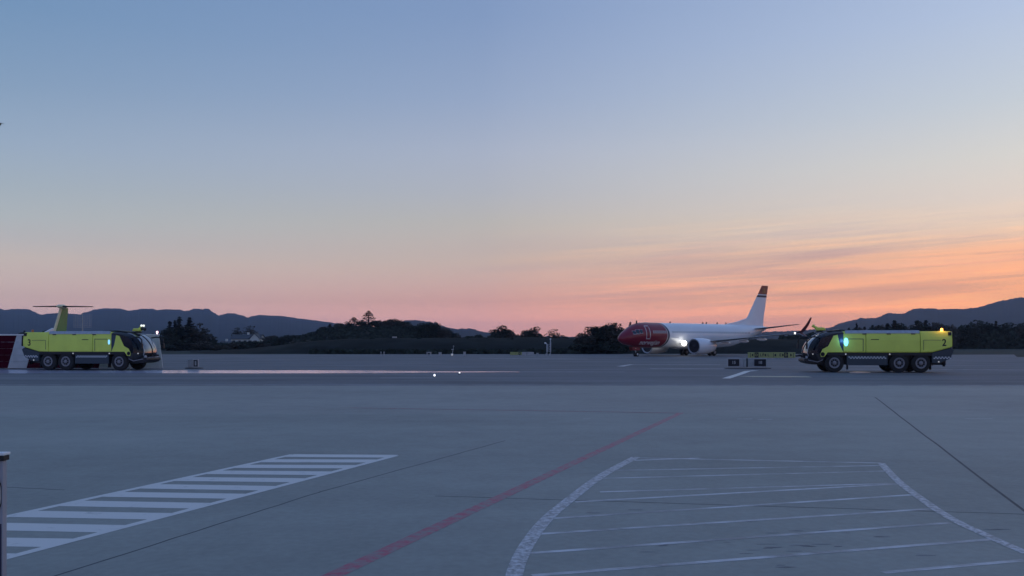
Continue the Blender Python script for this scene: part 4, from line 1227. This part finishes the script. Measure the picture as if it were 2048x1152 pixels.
            b = MB(); b.lathe([(.15, q), (.14, q * 1.2), (.09, q * 1.35), (.02, q * 1.4)], axis='y', n=16); b.build('hub', M['rim'], w, smooth=True)
            b = MB()
            for k in range(8):
                a_ = 2 * PI * k / 8; b.box(math.cos(a_) * .22 - .022, math.cos(a_) * .22 + .022, *sorted((q, q * 1.12)), math.sin(a_) * .22 - .022, math.sin(a_) * .22 + .022)
            tag(b.build('wheel_nut', M['rim'], w), kind='stuff')
        # mirror arm loops
        b = MB(); b.tube([(1.0, s * 1.30, 2.46), (1.4, s * 1.48, 2.54), (1.8, s * 1.55, 2.50), (1.98, s * 1.56, 2.34), (2.0, s * 1.56, 1.9)], .055, 8); ma = b.build('mirror_arm', M['black'], root, smooth=True)
        b = MB(); b.box(1.95, 2.06, s * 1.56 - .12, s * 1.56 + .12, 1.66, 2.06); b.build('mirror', M['black'], ma, bevel=.03)
        b = MB(); b.lathe([(.02, 0), (.13, .02), (.15, .12), (.12, .16), (.02, .17)], (1.78, s * .85, 1.02), 'x', 14); b.build('headlight', M['head_lens'], root, smooth=True)
        # roof rail and brackets
        b = MB(); b.prism([(s * 1.440, 2.765), (s * 1.425, 2.84), (s * 1.36, 2.99), (s * 1.28, 2.99), (s * 1.28, 2.765)], -5.95, -.75, 'x'); rr_ = b.build('roof_edging', M['steel'], root, bevel=.01)
        b = MB()
        for x in (-2.1, -3.8, -5.5): b.box(x - .14, x + .14, s * 1.40, s * 1.462, 2.70, 2.755)
        b.build('bracket', M['black'], rr_)
    b = MB(); b.box(-7.9, 1.35, -1.0, 1.0, .55, 1.41); b.box(-3.7, -.9, -1.28, 1.28, .6, 1.3); b.build('chassis', M['black'], root)
    b = MB()
    for x in (0, -4.54, -6.05): b.tube([(x, -1.1, .68), (x, 1.1, .68)], .12, 8)
    b.build('axle', M['black'], root)
    b = MB(); b.box(-8.22, -8.18, -1.25, 1.25, 1.7, 2.8); b.build('rear_wall', M['slate'], root)
    cab_skin(2, 8, -.93, .93).build('windscreen', M['screen_glass'], root, smooth=True)
    for s in (-1, 1): cab_skin(2, 8, *sorted((s * .935, s * 1.5)), 9).build('corner_window', M['tinted'], root, smooth=True)
    cab_skin(8, 11).build('cab_roof', M['black'], root, smooth=True)
    cab_skin(0, 2).build('front_panel', M['black'], root, smooth=True)
    b = MB()
    for y in (0.0,):
        b.tube([(cab_pt(i, y)[0] + .012, y, cab_pt(i, y)[2]) for i in range(2, 9)], .035, 6)
    b.build('screen_pillar', M['steel'] if False else M['black'], root)
    for s in (-1, 1):
        b = MB(); b.tube([(cab_pt(i, s * .93)[0] + .012, s * .93, cab_pt(i, s * .93)[2] + .012) for i in range(1, 10)], .032, 6); b.build('corner_pillar', M['steel'], root, smooth=True)
    b = MB(); b.prism([(.9, .58), (1.5, .56), (1.92, .66), (2.1, .82), (2.06, .98), (1.75, 1.0), (.9, .9)], -1.05, 1.05); b.build('bumper', M['black'], root, bevel=.05)
    b = MB(); b.tube([(.85, -1.49, .90), (1.2, -1.42, .74), (1.75, -1.1, .86), (2.02, -.6, .99), (2.08, 0, 1.0), (2.02, .6, .99), (1.75, 1.1, .86), (1.2, 1.42, .74), (.85, 1.49, .90)], .035, 6); b.build('bumper_trim', M['rim'], root, smooth=True)
    # bumper turret
    b = MB(); b.lathe([(.16, 0), (.16, .18), (.1, .22)], (1.95, 0, 1.0), 'z', 12); b.tube([(1.9, 0, 1.16), (2.2, 0, 1.18), (2.5, 0, 1.14)], [.1, .08, .06], 10); b.build('bumper_turret', M['black'], root, smooth=True)
    # roof monitor
    b = MB(); b.lathe([(.3, 0), (.3, .06), (.2, .1), (.18, .16)], (.75, 0, 2.86), 'z', 16); mo = b.build('roof_monitor', M['black'], root, smooth=True)
    b = MB(); b.prism([(.30, 3.0), (.95, 2.98), (1.05, 3.1), (.98, 3.22), (.42, 3.22)], -.2, .2); b.build('monitor_body', M['lime'], mo, bevel=.06)
    b = MB()
    if lit: b.tube([(.9, 0, 3.14), (1.1, 0, 3.26), (1.26, 0, 3.38)], [.11, .09, .12], 12)
    else: b.tube([(.9, 0, 3.12), (1.15, 0, 3.2), (1.35, 0, 3.12)], [.11, .1, .12], 12)
    b.build('nozzle', M['lime'] if lit else M['black'], mo, smooth=True)
    if not lit:
        for y in (-.16, .16):
            b = MB(); b.sphere((1.12, y, 3.42), .085, 12, 7); b.build('spot_lamp', M['spot'], mo, smooth=True)
        b = MB(); b.tube([(.8, 0, 3.2), (1.05, 0, 3.38)], .05, 8); b.build('lamp_bracket', M['lime'], mo)
    b = MB(); b.prism([(-2.1, 2.96), (-1.5, 3.03), (-.5, 3.04), (.3, 2.97)], -.9, .9); b.build('roof_hatch', M['black'], root, bevel=.03)
    b = MB(); b.prism([(-3.9, 2.925), (-2.3, 2.925), (-2.3, 3.01), (-3.7, 2.99)], -.8, .8); b.build('roof_walkway', M['steel'], root, bevel=.01)
    b = MB(); b.lathe([(.1, 0), (.1, .05), (.085, .06), (.085, .17), (.05, .2), (.01, .21)], (-7.55, -1.2 if not lit else 1.2, 2.915), 'z', 12)
    b.build('amber_beacon', M['amber'] if lit else M['tail_orange'], root, smooth=True)
    b = MB(); b.box(-.75, -.45, -.9, .9, 2.965, 3.06); b.build('light_bar', M['strobe_panel'], root, bevel=.03)
    # rear ladder
    b = MB()
    for y in (.6, 1.0): b.tube([(-8.3, y, 1.0), (-8.32, y, 2.9)], .025, 6)
    for k in range(6): b.tube([(-8.31, .6, 1.2 + .28 * k), (-8.31, 1.0, 1.2 + .28 * k)], .02, 6)
    b.build('rear_ladder', M['galv'], root)
    return root

t2 = make_truck('2', 'lime yellow fire engine number 2 with lit blue flasher facing the airliner', True)
D2 = H * F / (745 - HY); S = 1.04
t2.scale = (S, S, S); P2 = R(7); t2.scale = (S * .965, S * .95, S); t2.rotation_euler = (0, 0, PI - P2)            # faces -X, its left side (+y local) towards us
t2.location = (X_at(1669, D2) + 1.42 * S * .95 * math.sin(P2), D2 + 1.42 * S * .95 * math.cos(P2), 0)
t3 = make_truck('3', 'lime yellow fire engine number 3 with white roof spotlights by the blast fence', False)
D3 = H * F / (741.3 - HY); P3 = R(8)
t3.scale = (S * .97, S * .95, S); t3.rotation_euler = (0, 0, -P3)
nr = Vector((math.sin(-P3) * -1 * -1.42, -math.cos(P3) * 1.42, 0)) * S      # offset of the near wheel face from the middle
t3.location = Vector((X_at(237, D3), D3, 0)) - nr
for e, c, loc in ((9.0, (.12, .42, 1.0), (-.58, 1.85, 2.25)), (14.0, (1.0, .45, .1), (-7.55, 1.5, 3.3))):
    ld = bpy.data.lights.new('flasher_lamp', 'POINT'); ld.energy = e; ld.color = c; ld.shadow_soft_size = .12
    lo_ = bpy.data.objects.new('flasher_lamp', ld); COL.objects.link(lo_); lo_.parent = t2; lo_.location = loc

# ------------------------------------------------------------------ signs and small fittings
def put_text(txt, size, x, z, y, m, parent, name='lettering', bold=.01, sx=1.0):
    vs, fs = text_mesh(txt, size, bold); b = MB(); b.add([(x + v[0] * sx, y, z + v[1]) for v in vs], fs); return b.build(name, m, parent, fix=False)

# stand sign with the letter D
p = G(386, 737); k = p.y / F
s = empty('stand_sign', p)
b = MB(); b.box(-11 * k, -1.5 * k, 0, .1, .08, .76); b.build('side_panel', M['galv'], s, bevel=.01)
b = MB(); b.box(-.8 * k, 11 * k, -.03, .12, .10, .78); b.build('panel', M['sign_white'], s, bevel=.01)
b = MB()
x0, x1, z0, z1, t_ = 1.6 * k, 9.4 * k, .17, .72, .085
b.box(x0, x1, -.036, -.031, z0, z0 + t_); b.box(x0, x1, -.036, -.031, z1 - t_, z1); b.box(x0, x0 + t_, -.036, -.031, z0 + t_, z1 - t_); b.box(x1 - t_ * 1.1, x1, -.036, -.031, z0 + t_, z1 - t_)
b.build('letter', M['digit'], s)
b = MB(); b.box(-15 * k, 18 * k, -.15, .3, .0, .07); b.build('base_plate', M['black'], s, bevel=.01)
tag(s, 'small white sign with a black letter left of centre behind the puddle', 'sign')

# paired black number signs
p = G(1495, 737); k = p.y / F
s = empty('number_sign', p)
for x0, x1, txt, nm in ((-40, -15, '15', 'l'), (12, 38.5, '18', 'r')):
    b = MB(); b.box(x0 * k, x1 * k, 0, .14, .12, .90); pn = b.build('cabinet', M['sign_white'], s, bevel=.012)
    b = MB(); b.box((x0 + 1.4) * k, (x1 - 1.6) * k, -.008, -.002, .2, .79); b.build('face', M['sign_black'], pn)
    put_text(txt, .34, (x0 + x1) / 2 * k, .5, -.012, M['sign_white'], pn)
for x0, x1, mm in ((-14.4, -8.2, 'sign_white'), (-7.8, -2.4, 'galv'), (-2.1, .9, 'slate'), (1.2, 11.6, 'galv')):
    b = MB(); b.box(x0 * k, x1 * k, .02, .12, .12, .86); b.build('centre_panel', M[mm], s, bevel=.008)
b = MB(); b.box(-44 * k, 46 * k, -.2, .4, 0, .06); b.build('base_plate', M['black'], s, bevel=.01)
tag(s, 'low double sign with two black number faces left of the right fire engine', 'sign')


def taxi_sign(px0, px1, ybase, ytop, label, marks, mats):
    D = H * F / (ybase - HY); k = D / F
    s = empty('taxiway_sign', (X_at((px0 + px1) / 2, D), D, 0)); hw = (px1 - px0) / 2 * k; z1 = Z_at(ytop, D); z0 = .12
    n = len(mats)
    for i, mm in enumerate(mats):
        x0, x1 = -hw + 2 * hw * i / n, -hw + 2 * hw * (i + 1) / n
        b = MB(); b.box(x0 + .012, x1 - .012, 0, .18, z0, z1); b.build('panel', M[mm], s, bevel=.012)
    for u, what in marks:
        x = -hw + u * 2 * hw; hh = (z1 - z0)
        if what.startswith('['):
            b = MB(); b.box(x - hh * .36, x + hh * .36, -.012, -.004, z0 + .03, z1 - .03); bl = b.build('black_square', M['sign_black'], s)
            put_text(what[1], hh * .62, x, (z0 + z1) / 2, -.016, M['sign_yellow'], bl)
        elif what == '<' or what == '>':
            d = -1 if what == '<' else 1
            b = MB(); b.prism([(x + d * hh * .25, (z0 + z1) / 2), (x - d * hh * .1, z1 - .2 * hh), (x - d * hh * .1, z0 + .2 * hh)], -.012, -.004); b.build('arrow', M['sign_black'], s)
        elif what == '|':
            b = MB(); b.box(x - .03, x + .03, -.012, -.004, z0 + .1 * hh, z1 - .1 * hh); b.build('bar', M['sign_black'], s)
        else:
            put_text(what, hh * .7, x, (z0 + z1) / 2, -.012, M['sign_black'], s)
    for u in (.06, .35, .65, .94):
        b = MB(); b.box(-hw + u * 2 * hw - .05, -hw + u * 2 * hw + .05, .04, .14, 0, z0); b.build('foot', M['galv'], s)
    tag(s, label, 'sign')
    return s

taxi_sign(1496, 1591, 717.5, 704.5, 'long yellow taxiway direction sign just left of the right fire engine', [(.05, '|'), (.10, '<'), (.18, '[D]'), (.27, 'L'), (.32, 'F'), (.37, '<'), (.43, 'L'), (.54, '|'), (.58, '<'), (.68, 'E'), (.73, '>'), (.80, '[D]'), (.90, '>'), (.96, '|')], ['sign_yellow'] * 6)
taxi_sign(1020, 1068, 711.5, 704, 'small far yellow taxiway sign with one black square near the white masts', [(.40, '[B]'), (.7, '|')], ['sign_yellow', 'sign_yellow', 'sign_white', 'sign_white'])


def fitting(name, px, ybase, label, group=None):
    D = H * F / (ybase - HY); o = empty(name, (X_at(px, D), D, 0)); tag(o, label, name.split('_')[-1], group); return o, D / F

for px, w, h, lab, hollow in ((857.5, 9, 6.5, 'open framed pale cabinet, leftmost of the far cabinets under the bank', True), (880, 5.5, 6, 'small pale cabinet left of the far wind mast', False), (929, 4.5, 7, 'upright pale cabinet right of the far wind mast', False), (1075, 4, 4.5, 'tiny pale cabinet between the far yellow sign and the white masts', False)):
    o, k = fitting('equipment_cabinet', px, 711, lab, 'pale equipment cabinets under the grass bank')
    b = MB()
    if hollow:
        b.box(-w / 2 * k, (-w / 2 + 1.6) * k, 0, .5, 0, h * k); b.box((w / 2 - 1.6) * k, w / 2 * k, 0, .5, 0, h * k); b.box((-w / 2 + 1.6) * k, (w / 2 - 1.6) * k, 0, .5, (h - 1.6) * k, h * k)
    else:
        b.box(-w / 2 * k, w / 2 * k, 0, .4, 0, h * k)
    b.build('housing', M['sign_white'], o, bevel=.02)
    b = MB(); b.box(-w / 2 * k - .05, w / 2 * k + .05, -.05, .55, h * k + .002, h * k + .05); b.build('lid', M['galv'], o)
o, k = fitting('wind_mast', 905, 712, 'slim far mast with small vanes between two pale cabinets')
b = MB(); b.tube([(-1 * k, 0, 0), (0, 0, 6 * k), (2.5 * k, 0, 21 * k)], [.07, .05, .03], 8); b.build('pole', M['galv'], o)
for x, z, w in ((0, 12, 4.5), (2.2, 19, 2.4), (-1, 3.5, 5)):
    b = MB(); b.box((x - w / 2) * k, (x + w / 2) * k, -.06, .06, z * k, (z + 1.5) * k); b.build('vane', M['sign_white'], o, bevel=.01)
b = MB(); b.sphere((-.8 * k, -.1, .2), .16); b.build('lamp', M['lens'], o, smooth=True)
o, k = fitting('glide_mast', 1097, 711.5, 'pair of white lattice posts with white heads left of the airliner nose trees')
for x, ht, hx, hz in ((-3, 27, -3.5, 4.5), (4, 32, 0, 0)):
    b = MB(); b.box((x - 1.3) * k, (x + 1.3) * k, -.12, .12, 7.5 * k, (ht - 3.5) * k); b.build('post', M['sign_white'], o, bevel=.02)
    b = MB(); b.box((x + hx - 1.5) * k, (x + hx + 1.5) * k, -.15, .15, (ht - hz / 1.5) * k, (ht + 3 - hz / 1.5) * k); b.tube([(x * k, 0, (ht - 4) * k), ((x + hx) * k, 0, (ht) * k)], .05, 6); b.build('head', M['fence_cap'], o, bevel=.02)
b = MB()
for q in range(6):
    z0 = (8 + q * 2.6) * k; s_ = 1 if q % 2 else -1; b.tube([(-3 * k * s_ , 0, z0), (4 * k * s_, 0, z0 + 2.6 * k)], .04, 5)
b.build('brace', M['galv'], o)
b = MB(); b.box(-5.5 * k, -2.5 * k, -.2, .2, 0, 4.5 * k); b.box(1.0 * k, 4.0 * k, -.2, .2, 0, 4.2 * k); b.tube([(-3 * k, 0, 3 * k), (-3 * k, 0, 8 * k)], .06); b.tube([(4 * k, 0, 3 * k), (4 * k, 0, 8 * k)], .06); b.build('base_box', M['sign_white'], o)
for px, y, lab in ((869, 754, 'lit white ground lamp at the end of a white lane line'), (919, 748.7, 'lit white ground lamp further right and beyond the other one')):
    o, k = fitting('ground_lamp', px, y, lab, 'lit lamps standing on the taxiway')
    b = MB(); b.lathe([(.10, 0), (.10, .025), (.05, .03), (.04, .05)], n=12); b.build('base', M['black'], o)
    b = MB(); b.sphere((0, 0, .115), 0.062 if px < 900 else .052, 12, 7, (1, 1, 1.15 if px < 900 else .7)); b.build('lens', M['ground_lamp'], o, smooth=True)
for px in (762, 768):
    o, k = fitting('marker_post', px, 711, 'left of two tiny pale marker posts under the bank' if px == 762 else 'right of two tiny pale marker posts under the bank', 'tiny marker posts under the bank')
    b = MB(); b.tube([(0, 0, 0), (0, 0, .5)], .07, 6); b.build('shaft', M['sign_white'], o)
    b = MB(); b.lathe([(.09, .5), (.09, .62), (.02, .66)], n=8); b.build('cap', M['galv'], o)

# foreground board at the left edge
BD = 5.0; kx = BD / F
o = empty('notice_board', (X_at(8.3, BD), BD, 0)); top = Z_at(911, BD)
b = MB(); b.box(-.0045, .0045, -.02, .02, 0, top - .03); b.build('post', M['post_grey'], o, bevel=.003)
b = MB(); b.box(-.75, .014, -.03, .03, top - .028, top + .001); b.build('head_rail', M['black'], o, bevel=.003)
b = MB(); b.box(-.75, .019, -.035, .035, top + .003, top + .019); b.build('cap', M['fence_cap'], o, bevel=.004)
b = MB(); b.box(-.74, -.0055, -.008, .008, .25, top - .03); pn = b.build('panel', M['navy_panel'], o)
b = MB(); b.box(-.74, -.0050, -.0095, -.0085, top - .40, top - .03); b.build('upper_panel', M['post_grey'], pn)
def rrect(x0, x1, z0, z1, r, n=8):
    out = []
    for cx_, cz_, a0 in ((x1 - r, z1 - r, 0), (x0 + r, z1 - r, 90), (x0 + r, z0 + r, 180), (x1 - r, z0 + r, 270)):
        out += [(cx_ + r * math.cos(R(a0 + 90 * k / n)), cz_ + r * math.sin(R(a0 + 90 * k / n))) for k in range(n + 1)]
    return out
z1, z0 = Z_at(943, BD), Z_at(1035, BD)
b = MB(); b.prism(rrect(-.5, -.0052, z0, z1, .11), -.015, -.0105); b.build('plate_border', M['black'], pn)
b = MB(); b.prism(rrect(-.49, -.0095, z0 + .008, z1 - .008, .10), -.019, -.0155); b.build('plate', M['beige'], pn)
b = MB(); b.box(-.74, .0, -.02, .02, .12, .2); b.build('foot_rail', M['post_grey'], o)
b = MB(); b.box(-.75, -.734, -.02, .02, 0, top - .03); b.build('post', M['post_grey'], o, bevel=.003)
tag(o, 'grey notice board with rounded beige plate cut off by the left edge of the photo', 'board')

# bird at the left edge of the sky
o = empty('bird', (X_at(-4, 40), 40, Z_at(249, 40)))
b = MB(); b.sphere((0, 0, 0), .05, 10, 8, (2.4, 1, 1)); b.sphere((.13, 0, .02), .035, 8, 6); b.prism([(-.1, -.04), (-.24, -.06), (-.24, .06), (-.1, .04)], -.005, .005, 'z'); b.build('body', M['bird'], o, smooth=True)
for s_ in (-1, 1):
    b = MB(); secs = []
    for x, c, y, z in ((.06, .16, .02, .02), (.09, .16, .16, .055), (.04, .12, .32, .02), (-.03, .04, .44, -.03)):
        secs.append([(x, s_ * y, z), (x - c * .4, s_ * y, z + .012), (x - c, s_ * y, z), (x - c * .4, s_ * y, z - .008)])
    b.loft(secs); b.build('wing', M['bird'], o, smooth=True)
o.rotation_euler = (0, 0, R(70))
tag(o, 'small black bird in flight at the left edge of the sky', 'bird')

# ------------------------------------------------------------------ the evening air
hz = bpy.data.materials.new('evening air'); hz.use_nodes = True
nt = hz.node_tree
for n in list(nt.nodes): nt.nodes.remove(n)
pv = nt.nodes.new('ShaderNodeVolumePrincipled'); mo_ = nt.nodes.new('ShaderNodeOutputMaterial')
pv.inputs['Color'].default_value = (0.44, 0.62, 1.0, 1); pv.inputs['Density'].default_value = 0.00014; pv.inputs['Anisotropy'].default_value = 0.72
nt.links.new(pv.outputs[0], mo_.inputs['Volume'])
b = MB(); b.box(-9000, 9000, -500, 9500, -3.5, 210)
o = b.build('haze', hz); o['kind'] = 'stuff'
tag(o, 'thin bluish evening air over the whole airfield', 'haze')
